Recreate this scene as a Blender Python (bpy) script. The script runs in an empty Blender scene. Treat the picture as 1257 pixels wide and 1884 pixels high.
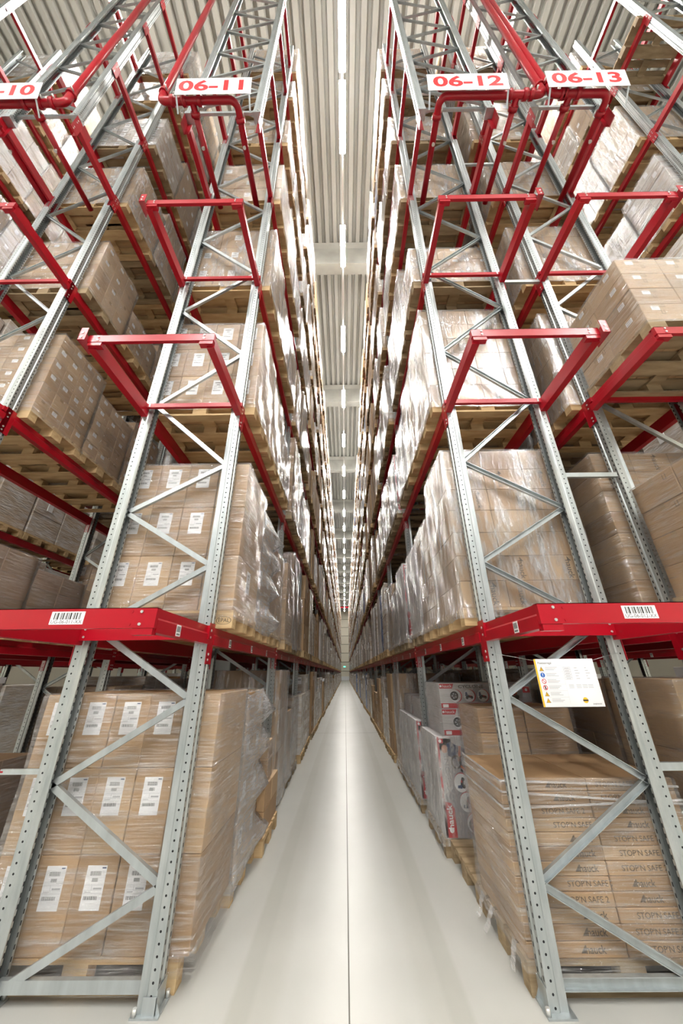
import bpy, math, random
from mathutils import Vector, Matrix

rnd = random.Random(11)
D = bpy.data
SC = bpy.context.scene
COL = SC.collection

# ------------------------------------------------------------------ render look
SC.view_settings.view_transform = 'Standard'
SC.view_settings.look = 'None'
SC.view_settings.gamma = 1.0
SC.view_settings.use_curve_mapping = False
SC.view_settings.exposure = 0.16
SC.cycles.max_bounces = 7
SC.cycles.use_adaptive_sampling = True
SC.cycles.adaptive_threshold = 0.02
SC.cycles.diffuse_bounces = 3
SC.cycles.glossy_bounces = 4
SC.cycles.transmission_bounces = 4
SC.cycles.transparent_max_bounces = 12
SC.cycles.sample_clamp_indirect = 6.0
SC.cycles.caustics_reflective = False
SC.cycles.caustics_refractive = False

# ------------------------------------------------------------------ materials
def nt(name):
    m = D.materials.new(name)
    m.use_nodes = True
    t = m.node_tree
    b = t.nodes['Principled BSDF']
    return m, t, b

def N(t, typ, **kw):
    n = t.nodes.new(typ)
    for k, v in kw.items():
        if k.startswith('i_'):
            key = k[2:]
            key = int(key) if key.isdigit() else key.replace('_', ' ')
            n.inputs[key].default_value = v
        else:
            setattr(n, k, v)
    return n

def mapped(t, scale, coord='Object'):
    tc = N(t, 'ShaderNodeTexCoord')
    mp = N(t, 'ShaderNodeMapping')
    mp.inputs['Scale'].default_value = scale
    t.links.new(tc.outputs[coord], mp.inputs['Vector'])
    return mp.outputs['Vector']

def ramp(t, fac, stops):
    r = N(t, 'ShaderNodeValToRGB')
    e = r.color_ramp.elements
    while len(e) < len(stops):
        e.new(0.5)
    for i, (p, c) in enumerate(stops):
        e[i].position = p
        e[i].color = (c[0], c[1], c[2], 1)
    t.links.new(fac, r.inputs['Fac'])
    return r.outputs['Color']

def plain(name, col, rough=0.5, metal=0.0, spec=0.5, var=0.0, vscale=(3, 3, 3), bump=0.0, bscale=None, coat=0.0):
    m, t, b = nt(name)
    b.inputs['Roughness'].default_value = rough
    b.inputs['Metallic'].default_value = metal
    b.inputs['Specular IOR Level'].default_value = spec
    b.inputs['Coat Weight'].default_value = coat
    b.inputs['Coat Roughness'].default_value = 0.15
    if var > 0:
        no = N(t, 'ShaderNodeTexNoise', i_Scale=1.0, i_Detail=4.0)
        t.links.new(mapped(t, vscale), no.inputs['Vector'])
        lo = [c * (1 - var) for c in col]
        hi = [min(1, c * (1 + var)) for c in col]
        t.links.new(ramp(t, no.outputs['Fac'], [(0.3, lo), (0.7, hi)]), b.inputs['Base Color'])
    else:
        b.inputs['Base Color'].default_value = (*col, 1)
    if bump > 0:
        nb = N(t, 'ShaderNodeTexNoise', i_Scale=1.0, i_Detail=3.0)
        t.links.new(mapped(t, bscale or vscale), nb.inputs['Vector'])
        bp = N(t, 'ShaderNodeBump', i_Strength=bump, i_Distance=0.01)
        t.links.new(nb.outputs['Fac'], bp.inputs['Height'])
        t.links.new(bp.outputs['Normal'], b.inputs['Normal'])
    return m

RED = plain('red_paint', (0.37, 0.003, 0.013), 0.3, 0, 0.5, 0.08, (2, 2, 2))
STEEL = plain('galvanised_steel', (0.5, 0.54, 0.55), 0.38, 0.75, 0.5, 0.12, (14, 14, 3))
BOLT = plain('zinc_bolt', (0.75, 0.75, 0.73), 0.35, 0.7)
WHITE = plain('white_print', (0.85, 0.85, 0.86), 0.45)
INK = plain('black_ink', (0.03, 0.03, 0.03), 0.6)
GREYINK = plain('grey_ink', (0.42, 0.42, 0.44), 0.6)
SIGNRED = plain('sign_red', (0.62, 0.01, 0.015), 0.35)
SIGNWHITE = plain('sign_white', (0.86, 0.86, 0.87), 0.25)
YELLOW = plain('yellow_print', (0.85, 0.48, 0.02), 0.45)
BLUE = plain('blue_print', (0.02, 0.13, 0.5), 0.45)
PRINTINK = plain('carton_print', (0.12, 0.085, 0.055), 0.7)
SKIN = plain('printed_skin', (0.6, 0.35, 0.26), 0.5)
DENIM = plain('printed_navy', (0.05, 0.08, 0.17), 0.5)
ORANGE = plain('printed_orange', (0.6, 0.13, 0.04), 0.5)
PACKWHITE = plain('white_package', (0.62, 0.6, 0.6), 0.4, 0, 0.5, 0.1, (3, 3, 6), coat=0.25)
PACKRED = plain('red_package', (0.5, 0.02, 0.03), 0.35, coat=0.2)
PACKGREY = plain('grey_package', (0.36, 0.35, 0.37), 0.35, coat=0.2)
PACKBLUE = plain('blue_package', (0.12, 0.2, 0.42), 0.35, 0, 0.5, 0.4, (2, 2, 9), coat=0.3)
TAPE = plain('brown_tape', (0.36, 0.25, 0.14), 0.25)
DARKPLASTIC = plain('black_sheet', (0.02, 0.02, 0.022), 0.4)
EXITG = None

def cardboard(name, col):
    return plain(name, col, 0.62, 0, 0.35, 0.07, (2.5, 2.5, 2.5), 0.12, (30, 30, 6))
CARD = [cardboard('cardboard_tan', (0.44, 0.285, 0.155)), cardboard('cardboard_light', (0.49, 0.335, 0.195)),
        cardboard('cardboard_brown', (0.37, 0.235, 0.125))]

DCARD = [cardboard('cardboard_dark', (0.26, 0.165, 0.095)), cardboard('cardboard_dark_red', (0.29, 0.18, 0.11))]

def wrapped_card(name, col, white):
    """cardboard seen through tight stretch film: film reflections painted in as whitish streaks, and a shiny skin"""
    m, t, b = nt(name)
    no = N(t, 'ShaderNodeTexNoise', i_Scale=1.0, i_Detail=5.0, i_Roughness=0.65)
    t.links.new(mapped(t, (3.0, 3.0, 14)), no.inputs['Vector'])
    hi = [c + (w_ - c) * white for c, w_ in zip(col, (0.7, 0.71, 0.73))]  # pale film and its reflections blended into the base colour
    t.links.new(ramp(t, no.outputs['Fac'], [(0.38, col), (0.68, hi)]), b.inputs['Base Color'])
    b.inputs['Roughness'].default_value = 0.5
    b.inputs['Coat Weight'].default_value = 0.6
    b.inputs['Coat Roughness'].default_value = 0.16
    nb = N(t, 'ShaderNodeTexNoise', i_Scale=1.0, i_Detail=3.0)
    t.links.new(mapped(t, (7, 7, 40)), nb.inputs['Vector'])
    bp = N(t, 'ShaderNodeBump', i_Strength=0.6, i_Distance=0.02)
    t.links.new(nb.outputs['Fac'], bp.inputs['Height'])
    t.links.new(bp.outputs['Normal'], b.inputs['Normal'])
    t.links.new(bp.outputs['Normal'], b.inputs['Coat Normal'])
    return m
WRAP = [wrapped_card('wrapped_tan', (0.46, 0.36, 0.26), 0.8), wrapped_card('wrapped_light', (0.52, 0.44, 0.35), 0.85),
        wrapped_card('wrapped_brown', (0.38, 0.28, 0.19), 0.7)]

def wood(name, a, b_):
    m, t, b = nt(name)
    no = N(t, 'ShaderNodeTexNoise', i_Scale=1.0, i_Detail=5.0)
    t.links.new(mapped(t, (3, 14, 30)), no.inputs['Vector'])
    t.links.new(ramp(t, no.outputs['Fac'], [(0.3, a), (0.7, b_)]), b.inputs['Base Color'])
    b.inputs['Roughness'].default_value = 0.75
    b.inputs['Specular IOR Level'].default_value = 0.2
    return m
WOOD = [wood('pallet_wood', (0.44, 0.29, 0.145), (0.62, 0.45, 0.25)), wood('old_pallet_wood', (0.25, 0.18, 0.105), (0.42, 0.32, 0.2))]

def film_material(name, lo, hi, gloss_r, vein, facing, milk):
    """thin stretch film: clear, with painted highlight streaks, creases that catch the light and a sheen at grazing angles"""
    m = D.materials.new(name)
    m.use_nodes = True
    t = m.node_tree
    for n in list(t.nodes):
        t.nodes.remove(n)
    out = N(t, 'ShaderNodeOutputMaterial')
    tr = N(t, 'ShaderNodeBsdfTransparent')
    tr.inputs['Color'].default_value = (0.97, 0.97, 0.97, 1)
    gl = N(t, 'ShaderNodeBsdfGlossy', i_Roughness=gloss_r)
    gl.inputs['Color'].default_value = (0.95, 0.95, 0.97, 1)
    df = N(t, 'ShaderNodeBsdfDiffuse')
    df.inputs['Color'].default_value = (0.8, 0.79, 0.79, 1)
    mg = N(t, 'ShaderNodeMixShader', i_0=milk)
    t.links.new(gl.outputs[0], mg.inputs[1])
    t.links.new(df.outputs[0], mg.inputs[2])
    no = N(t, 'ShaderNodeTexNoise', i_Scale=1.0, i_Detail=6.0, i_Roughness=0.62, i_Distortion=0.5)
    t.links.new(mapped(t, vein), no.inputs['Vector'])
    n3 = N(t, 'ShaderNodeTexNoise', i_Scale=1.0, i_Detail=4.0, i_Roughness=0.7, i_Distortion=0.3)
    t.links.new(mapped(t, (vein[0] * 2.3, vein[1] * 2.3, vein[2] * 3.4)), n3.inputs['Vector'])
    av = N(t, 'ShaderNodeMath', operation='MULTIPLY_ADD')
    t.links.new(no.outputs['Fac'], av.inputs[0])
    av.inputs[1].default_value = 0.5
    hf = N(t, 'ShaderNodeMath', operation='MULTIPLY')
    t.links.new(n3.outputs['Fac'], hf.inputs[0])
    hf.inputs[1].default_value = 0.5
    t.links.new(hf.outputs[0], av.inputs[2])
    rp = ramp(t, av.outputs[0], [(0.44, (lo, lo, lo)), (0.52, (lo + (hi - lo) * 0.3,) * 3), (0.63, (hi, hi, hi))])  # streak mask: whitish highlights painted by noise over the clear film
    lw = N(t, 'ShaderNodeLayerWeight', i_Blend=0.25)
    ad = N(t, 'ShaderNodeMath', operation='MULTIPLY_ADD', use_clamp=True)
    t.links.new(lw.outputs['Facing'], ad.inputs[0])
    ad.inputs[1].default_value = facing
    t.links.new(rp, ad.inputs[2])
    mx = N(t, 'ShaderNodeMixShader')
    t.links.new(ad.outputs[0], mx.inputs[0])
    t.links.new(tr.outputs[0], mx.inputs[1])
    t.links.new(mg.outputs[0], mx.inputs[2])
    nb = N(t, 'ShaderNodeTexNoise', i_Scale=1.0, i_Detail=5.0, i_Roughness=0.65)
    t.links.new(mapped(t, (vein[0] * 4, vein[1] * 4, vein[2] * 4)), nb.inputs['Vector'])
    bp = N(t, 'ShaderNodeBump', i_Strength=1.0, i_Distance=0.012)
    t.links.new(nb.outputs['Fac'], bp.inputs['Height'])
    t.links.new(bp.outputs['Normal'], gl.inputs['Normal'])
    t.links.new(mx.outputs[0], out.inputs['Surface'])
    return m
FILM = film_material('stretch_film_clear', 0.03, 0.55, 0.09, (2.4, 2.4, 38), 0.4, 0.3)
FILM2 = film_material('stretch_film_milky', 0.1, 0.9, 0.14, (11, 11, 2.4), 0.45, 0.35)  # upright white streaks stand in for reflections
FILM3 = film_material('stretch_film_loose', 0.3, 0.75, 0.2, (3, 3, 30), 0.35, 0.5)

def post_material():
    """galvanised post with its punched holes: round ones in the side, slots in the face"""
    m, t, b = nt('perforated_steel')
    L = t.links.new
    b.inputs['Metallic'].default_value = 0.7
    tc = N(t, 'ShaderNodeTexCoord')
    sp = N(t, 'ShaderNodeSeparateXYZ')
    L(tc.outputs['Object'], sp.inputs[0])
    ge = N(t, 'ShaderNodeNewGeometry')
    sn = N(t, 'ShaderNodeSeparateXYZ')
    L(ge.outputs['True Normal'], sn.inputs[0])
    def M(op, a, c=None):
        n = N(t, 'ShaderNodeMath', operation=op)
        for i, v in enumerate((a, c)):
            if v is None:
                continue
            if isinstance(v, (int, float)):
                n.inputs[i].default_value = v
            else:
                L(v, n.inputs[i])
        return n.outputs[0]
    zf = M('MULTIPLY', M('SUBTRACT', M('FRACT', M('MULTIPLY', sp.outputs['Z'], 20.0)), 0.5), 0.05)
    dx = M('ADD', sp.outputs['X'], 0.03)
    dist = M('SQRT', M('ADD', M('MULTIPLY', dx, dx), M('MULTIPLY', zf, zf)))
    hole = M('MULTIPLY', M('LESS_THAN', dist, 0.0062), M('GREATER_THAN', M('ABSOLUTE', sn.outputs['Y']), 0.7))
    dy = M('ABSOLUTE', M('SUBTRACT', M('ABSOLUTE', sp.outputs['Y']), 0.034))
    slot = M('MULTIPLY', M('MULTIPLY', M('LESS_THAN', dy, 0.0055), M('LESS_THAN', M('ABSOLUTE', zf), 0.011)),
             M('GREATER_THAN', M('ABSOLUTE', sn.outputs['X']), 0.7))
    h = M('MAXIMUM', hole, slot)
    no = N(t, 'ShaderNodeTexNoise', i_Scale=1.0, i_Detail=4.0)
    L(mapped(t, (20, 20, 4)), no.inputs['Vector'])
    base = ramp(t, no.outputs['Fac'], [(0.3, (0.40, 0.44, 0.445)), (0.7, (0.54, 0.57, 0.57))])
    mx = N(t, 'ShaderNodeMix', data_type='RGBA')
    L(h, mx.inputs['Factor'])
    L(base, mx.inputs[6])
    mx.inputs[7].default_value = (0.012, 0.012, 0.014, 1)
    L(mx.outputs[2], b.inputs['Base Color'])
    L(M('SUBTRACT', 0.7, M('MULTIPLY', h, 0.7)), b.inputs['Metallic'])
    L(M('ADD', 0.4, M('MULTIPLY', h, 0.5)), b.inputs['Roughness'])
    return m
POST = post_material()

def floor_material():
    m, t, b = nt('polished_concrete')
    L = t.links.new
    tc = N(t, 'ShaderNodeTexCoord')
    sp = N(t, 'ShaderNodeSeparateXYZ')
    L(tc.outputs['Object'], sp.inputs[0])
    no = N(t, 'ShaderNodeTexNoise', i_Scale=1.2, i_Detail=6.0, i_Roughness=0.6)
    L(mapped(t, (1, 0.5, 1)), no.inputs['Vector'])
    base = ramp(t, no.outputs['Fac'], [(0.3, (0.405, 0.405, 0.378)), (0.7, (0.455, 0.455, 0.43))])
    # worn wheel tracks of the trucks along the aisle
    ab = N(t, 'ShaderNodeMath', operation='ABSOLUTE')
    L(sp.outputs['X'], ab.inputs[0])
    tr = ramp(t, ab.outputs[0], [(0.0, (1, 1, 1)), (0.36, (1, 1, 1)), (0.42, (0.95, 0.945, 0.93)), (0.52, (0.93, 0.925, 0.905)), (0.55, (0.86, 0.855, 0.83)),
                                 (0.645, (0.88, 0.875, 0.85)), (0.675, (1, 1, 1)), (1.0, (1, 1, 1))])
    mx = N(t, 'ShaderNodeMix', data_type='RGBA', blend_type='MULTIPLY')
    mx.inputs['Factor'].default_value = 1.0
    L(base, mx.inputs[6])
    L(tr, mx.inputs[7])
    L(mx.outputs[2], b.inputs['Base Color'])
    b.inputs['Specular IOR Level'].default_value = 0.5
    b.inputs['Roughness'].default_value = 0.3
    return m
FLOOR = floor_material()
DECK = plain('steel_deck', (0.37, 0.37, 0.345), 0.5, 0.0, 0.4, 0.05, (0.5, 0.2, 1))
CONCRETE = plain('grey_concrete', (0.34, 0.34, 0.315), 0.8, 0, 0.2, 0.12, (1.5, 1.5, 1.5), 0.1, (20, 20, 20))
PANEL = plain('wall_panel', (0.78, 0.74, 0.62), 0.6, 0, 0.3, 0.04, (0.3, 0.3, 0.3))
SEAM = plain('dark_seam', (0.13, 0.125, 0.11), 0.8)

def glow(name, col, s):
    m = D.materials.new(name)
    m.use_nodes = True
    t = m.node_tree
    for n in list(t.nodes):
        t.nodes.remove(n)
    e = N(t, 'ShaderNodeEmission', i_Strength=s)
    e.inputs['Color'].default_value = (*col, 1)
    o = N(t, 'ShaderNodeOutputMaterial')
    t.links.new(e.outputs[0], o.inputs['Surface'])
    return m
LAMP_POWER = 270.0
LAMP = glow('lamp_diffuser', (1.0, 0.965, 0.90), LAMP_POWER)
LAMPB = glow('hall_lamp_diffuser', (1.0, 0.98, 0.94), 300.0)
ADDED_UPLIGHT = glow('added_uplight', (1.0, 0.965, 0.90), 34.0)  # added glow that whitens the deck around the lamps like bloom
EXITG = glow('exit_sign_green', (0.12, 0.75, 0.42), 2.2)

# ------------------------------------------------------------------ mesh helper
_text_cache = {}
def text_geo(s, bold=0.0):
    if (s, bold) not in _text_cache:
        cu = D.curves.new('t', 'FONT')
        cu.body = s
        cu.offset = bold
        cu.align_x = 'CENTER'
        cu.align_y = 'CENTER'
        cu.resolution_u = 3
        ob = D.objects.new('t', cu)
        COL.objects.link(ob)
        dg = bpy.context.evaluated_depsgraph_get()
        me = D.meshes.new_from_object(ob.evaluated_get(dg))
        vs = [v.co.copy() for v in me.vertices]
        fs = [tuple(p.vertices) for p in me.polygons]
        D.objects.remove(ob)
        D.meshes.remove(me)
        D.curves.remove(cu)
        _text_cache[(s, bold)] = (vs, fs, max((v.x for v in vs), default=1) - min((v.x for v in vs), default=0))
    return _text_cache[(s, bold)]

class MB:
    def __init__(s):
        s.v, s.f, s.m, s.mats, s.smooth = [], [], [], [], []
    def mi(s, mat):
        if mat not in s.mats:
            s.mats.append(mat)
        return s.mats.index(mat)
    def face(s, pts, mat, sm=False):
        b = len(s.v)
        s.v.extend([tuple(p) for p in pts])
        s.f.append(tuple(range(b, b + len(pts))))
        s.m.append(s.mi(mat))
        s.smooth.append(sm)
    def box(s, x0, x1, y0, y1, z0, z1, mat):
        b = len(s.v)
        s.v += [(x0, y0, z0), (x1, y0, z0), (x1, y1, z0), (x0, y1, z0), (x0, y0, z1), (x1, y0, z1), (x1, y1, z1), (x0, y1, z1)]
        i = s.mi(mat)
        for q in ((0, 3, 2, 1), (4, 5, 6, 7), (0, 1, 5, 4), (1, 2, 6, 5), (2, 3, 7, 6), (3, 0, 4, 7)):
            s.f.append(tuple(b + k for k in q))
            s.m.append(i)
            s.smooth.append(False)
        return s
    def cbox(s, x0, x1, y0, y1, z0, z1, c, mat):
        """box with its long vertical and top edges chamfered by c"""
        o = [(x0 + c, y0), (x1 - c, y0), (x1, y0 + c), (x1, y1 - c), (x1 - c, y1), (x0 + c, y1), (x0, y1 - c), (x0, y0 + c)]
        i = [(x0 + 2 * c, y0 + c), (x1 - 2 * c, y0 + c), (x1 - c, y0 + 2 * c), (x1 - c, y1 - 2 * c), (x1 - 2 * c, y1 - c), (x0 + 2 * c, y1 - c), (x0 + c, y1 - 2 * c), (x0 + c, y0 + 2 * c)]
        rings = [(i, z0), (o, z0 + c), (o, z1 - c), (i, z1)]
        b = len(s.v)
        for ring, z in rings:
            s.v += [(p[0], p[1], z) for p in ring]
        k = s.mi(mat)
        for r in range(3):
            for j in range(8):
                a, d = b + r * 8 + j, b + r * 8 + (j + 1) % 8
                s.f.append((a, d, d + 8, a + 8)); s.m.append(k); s.smooth.append(False)
        s.f.append(tuple(b + j for j in reversed(range(8)))); s.m.append(k); s.smooth.append(False)
        s.f.append(tuple(b + 24 + j for j in range(8))); s.m.append(k); s.smooth.append(False)
        return s
    def prism(s, poly, axis, a, b_, mat):
        """closed 2D outline extruded along an axis ('x','y','z') from a to b_"""
        def P(p, t):
            return {'z': (p[0], p[1], t), 'y': (p[0], t, p[1]), 'x': (t, p[0], p[1])}[axis]
        n = len(poly)
        b = len(s.v)
        s.v += [P(p, a) for p in poly] + [P(p, b_) for p in poly]
        k = s.mi(mat)
        for j in range(n):
            s.f.append((b + j, b + (j + 1) % n, b + n + (j + 1) % n, b + n + j)); s.m.append(k); s.smooth.append(False)
        s.f.append(tuple(b + j for j in reversed(range(n)))); s.m.append(k); s.smooth.append(False)
        s.f.append(tuple(b + n + j for j in range(n))); s.m.append(k); s.smooth.append(False)
        return s
    def bar(s, p, q, w, h, mat, up=(0, 1, 0), lip=0.0):
        """bar from p to q; w across, h along up; with lip it is a U channel open on the -up side"""
        p, q = Vector(p), Vector(q)
        d = (q - p).normalized()
        u = Vector(up)
        u = (u - d * u.dot(d)).normalized()
        r = d.cross(u)
        if lip:
            t = lip
            poly = [(-w / 2, -h / 2), (-w / 2, h / 2), (w / 2, h / 2), (w / 2, -h / 2), (w / 2 - t, -h / 2), (w / 2 - t, h / 2 - t), (-w / 2 + t, h / 2 - t), (-w / 2 + t, -h / 2)]
        else:
            poly = [(-w / 2, -h / 2), (-w / 2, h / 2), (w / 2, h / 2), (w / 2, -h / 2)]
        n = len(poly)
        b = len(s.v)
        for e in (p, q):
            s.v += [tuple(e + r * x + u * y) for x, y in poly]
        k = s.mi(mat)
        for j in range(n):
            s.f.append((b + j, b + (j + 1) % n, b + n + (j + 1) % n, b + n + j)); s.m.append(k); s.smooth.append(False)
        s.f.append(tuple(b + j for j in range(n))); s.m.append(k); s.smooth.append(False)
        s.f.append(tuple(b + n + j for j in reversed(range(n)))); s.m.append(k); s.smooth.append(False)
        return s
    def tube(s, pts, r, mat, n=14):
        pts = [Vector(p) for p in pts]
        b = len(s.v)
        k = s.mi(mat)
        u = None
        for i, p in enumerate(pts):
            d = (pts[min(i + 1, len(pts) - 1)] - pts[max(i - 1, 0)]).normalized()
            if u is None:
                u = d.orthogonal().normalized()
            u = (u - d * u.dot(d)).normalized()
            w = d.cross(u)
            for j in range(n):
                a = 2 * math.pi * j / n
                s.v.append(tuple(p + (u * math.cos(a) + w * math.sin(a)) * r))
        for i in range(len(pts) - 1):
            for j in range(n):
                a, c = b + i * n + j, b + i * n + (j + 1) % n
                s.f.append((a, c, c + n, a + n)); s.m.append(k); s.smooth.append(True)
        s.f.append(tuple(b + j for j in reversed(range(n)))); s.m.append(k); s.smooth.append(False)
        e = b + (len(pts) - 1) * n
        s.f.append(tuple(e + j for j in range(n))); s.m.append(k); s.smooth.append(False)
        return s
    def disc(s, c, u, v, ru, rv, mat, n=20, hole=0.0):
        c, u, v = Vector(c), Vector(u), Vector(v)
        P = [c + u * (ru * math.cos(2 * math.pi * j / n)) + v * (rv * math.sin(2 * math.pi * j / n)) for j in range(n)]
        if not hole:
            s.face(P, mat)
        else:
            Q = [c + (p - c) * hole for p in P]
            for j in range(n):
                s.face([P[j], P[(j + 1) % n], Q[(j + 1) % n], Q[j]], mat)
        return s
    def text(s, txt, o, u, v, size, mat, stretch=1.0, bold=0.0):
        vs, fs, w = text_geo(txt, bold)
        o, u, v = Vector(o), Vector(u), Vector(v)
        b = len(s.v)
        s.v += [tuple(o + u * (p.x * size * stretch) + v * (p.y * size)) for p in vs]
        k = s.mi(mat)
        for f in fs:
            s.f.append(tuple(b + i for i in f)); s.m.append(k); s.smooth.append(False)
        return s
    def bolt(s, c, axis, r=0.011, h=0.008, mat=None):
        c = Vector(c)
        a = Vector(axis)
        return s.tube([c, c + a * h], r, mat or BOLT, 6)
    def mesh(s, name):
        me = D.meshes.new(name)
        me.from_pydata(s.v, [], s.f)
        for m in s.mats:
            me.materials.append(m)
        me.polygons.foreach_set('material_index', s.m)
        me.polygons.foreach_set('use_smooth', s.smooth)
        me.update()
        return me

def new(name, mesh, parent=None, loc=(0, 0, 0), rz=0.0, scale=None):
    o = D.objects.new(name, mesh)
    o.location = loc
    if rz:
        o.rotation_euler = (0, 0, rz)
    if scale:
        o.scale = scale
    if parent is not None:
        o.parent = parent
    COL.objects.link(o)
    return o

def tag(o, label, cat, group=None, kind='thing'):
    if label:
        o['label'] = label
    if cat:
        o['category'] = cat
    if group:
        o['group'] = group
    if kind:
        o['kind'] = kind
    return o

def thing(name, loc, label, cat, group=None, rz=0.0):
    o = D.objects.new(name, None)
    o.empty_display_size = 0.1
    o.location = loc
    if rz:
        o.rotation_euler = (0, 0, rz)
    COL.objects.link(o)
    return tag(o, label, cat, group)

def struct(name, mb, label=None):
    o = new(name, mb.mesh(name))
    o['kind'] = 'structure'
    if label:
        o['label'] = label
    return o

ORD = ['first', 'second', 'third', 'fourth', 'fifth', 'sixth', 'seventh', 'eighth', 'ninth', 'tenth', 'eleventh', 'twelfth', 'thirteenth', 'fourteenth',
       'fifteenth', 'sixteenth', 'seventeenth', 'eighteenth', 'nineteenth', 'twentieth', 'twenty-first', 'twenty-second', 'twenty-third', 'twenty-fourth',
       'twenty-fifth', 'twenty-sixth', 'twenty-seventh', 'twenty-eighth', 'twenty-ninth', 'thirtieth', 'thirty-first', 'thirty-second', 'thirty-third',
       'thirty-fourth', 'thirty-fifth', 'thirty-sixth', 'thirty-seventh']

# ------------------------------------------------------------------ layout of the hall
Y0, P = 2.81, 2.79                      # first upright plane, bay pitch
LEV = [0.0, 2.0, 4.2, 6.3, 8.45, 10.45, 12.5, 14.0]     # floor and beam tops
TOP = 15.2
NB = 33
YF = 1.96                               # front of the overhanging bays
ROWS = {  # aisle edge of posts, other edge, side the aisle is on
    'L1': dict(a=-1.046, o=-2.054, s=1, sign='06-11', n=NB),
    'R1': dict(a=1.072, o=2.083, s=-1, sign='06-12', n=NB),
    'L0': dict(a=-4.52, o=-3.50, s=-1, sign='06-10', n=9),
    'R2': dict(a=3.58, o=2.56, s=1, sign='06-13', n=7),
    'LL': dict(a=-6.6, o=-7.62, s=1, sign='06-09', n=5),
    'R3': dict(a=5.62, o=6.64, s=-1, sign='06-14', n=6),
}
RN = {'L1': 'rack 06-11', 'R1': 'rack 06-12', 'L0': 'rack 06-10', 'R2': 'rack 06-13', 'LL': 'rack beyond 06-10', 'R3': 'rack beyond 06-13'}
TIERN = ['floor', 'first tier', 'second tier', 'third tier', 'fourth tier', 'fifth tier', 'sixth tier', 'top tier']
CEIL, BEAMB, LAMPZ = 18.4, 17.1, 16.5

# ------------------------------------------------------------------ setting
W = 15.0
YB, YE = -16.0, 99.0
struct('floor', MB().box(-W, W, YB, YE, -0.2, 0.0, FLOOR))
fj = MB()
fj.box(-0.004, 0.004, YB, YE, 0.0, 0.0012, SEAM)
struct('trim_1', fj, 'dark joint along the middle of the aisle floor')
ct = MB()
for k in range(1, 9):
    y = 12.5 + 10.4 * (k - 1)
    ct.box(-1.0, 1.0, y, y + 0.006, 0.0, 0.0012, SEAM)
struct('trim_2', ct, 'cross joints of the concrete floor')
# trapezoidal roof deck, ribs running along the aisle
dk = MB()
pitch = 0.32
x = -W
prof = []
while x < W:
    prof += [(x, CEIL), (x + 0.15, CEIL), (x + 0.19, CEIL + 0.14), (x + 0.28, CEIL + 0.14)]
    x += pitch
prof.append((x, CEIL))
b = len(dk.v)
for (px, pz) in prof:
    dk.v += [(px, YB, pz), (px, YE, pz)]
k = dk.mi(DECK)
for j in range(len(prof) - 1):
    dk.f.append((b + 2 * j, b + 2 * j + 1, b + 2 * j + 3, b + 2 * j + 2)); dk.m.append(k); dk.smooth.append(False)
dk.box(-W, W, YB, YE, CEIL + 0.15, CEIL + 0.35, DECK)
struct('ceiling', dk)
ti = 3
for k in range(-1, 12):
    y = 8.75 + 8.1 * k
    mb = MB()
    mb.prism([(y, BEAMB), (y + 0.45, BEAMB), (y + 0.45, CEIL - 0.25), (y + 0.55, CEIL), (y - 0.1, CEIL), (y, CEIL - 0.25)], 'x', -W, W, CONCRETE)
    struct('trim_%d' % ti, mb, 'concrete roof beam')
    ti += 1
for k in range(0, 6):
    y = 8.3 + 8.1 * k
    mb = MB().cbox(-3.02, -2.52, y, y + 0.5, 0, BEAMB + 0.3, 0.015, CONCRETE)
    struct('trim_%d' % ti, mb, 'concrete column in the gap between racks 06-10 and 06-11')
    ti += 1
fw = MB()
z = 0.0
while z < CEIL:
    z1 = min(z + 2.15, CEIL)
    fw.prism([(YE - 0.05, z), (YE - 0.16, z + 0.06), (YE - 0.05, z1 - 0.05), (YE, z1 - 0.05), (YE, z)], 'x', -W, W, PANEL)
    fw.box(-W, W, YE - 0.03, YE, z1 - 0.06, z1, SEAM)
    z = z1
fw.box(-W, W, YE, YE + 0.2, 0, CEIL, PANEL)
struct('wall_far', fw)
struct('wall_left', MB().box(-W - 0.2, -W, YB, YE, 0, CEIL, PANEL))
struct('wall_right', MB().box(W, W + 0.2, YB, YE, 0, CEIL, PANEL))
dr = MB()
dr.box(-1.3, 1.1, YE - 0.24, YE - 0.17, 0.0, 0.9, plain('white_gate', (0.85, 0.87, 0.88), 0.4))
dr.box(-1.36, -1.3, YE - 0.26, YE - 0.17, 0, 0.96, STEEL)
dr.box(1.1, 1.16, YE - 0.26, YE - 0.17, 0, 0.96, STEEL)
struct('door_1', dr, 'low white gate in the end wall of the aisle')
ex = thing('exit_sign', (-0.15, YE - 0.2, 3.0), 'green lit exit sign high on the end wall of the aisle', 'exit sign')
new('sign_box', MB().box(-0.32, 0.32, -0.06, 0.03, 0, 0.34, SIGNWHITE).mesh('sign_box'), ex)
new('lit_face', MB().box(-0.3, 0.3, -0.068, -0.06, 0.02, 0.32, EXITG).mesh('lit_face'), ex)

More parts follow.
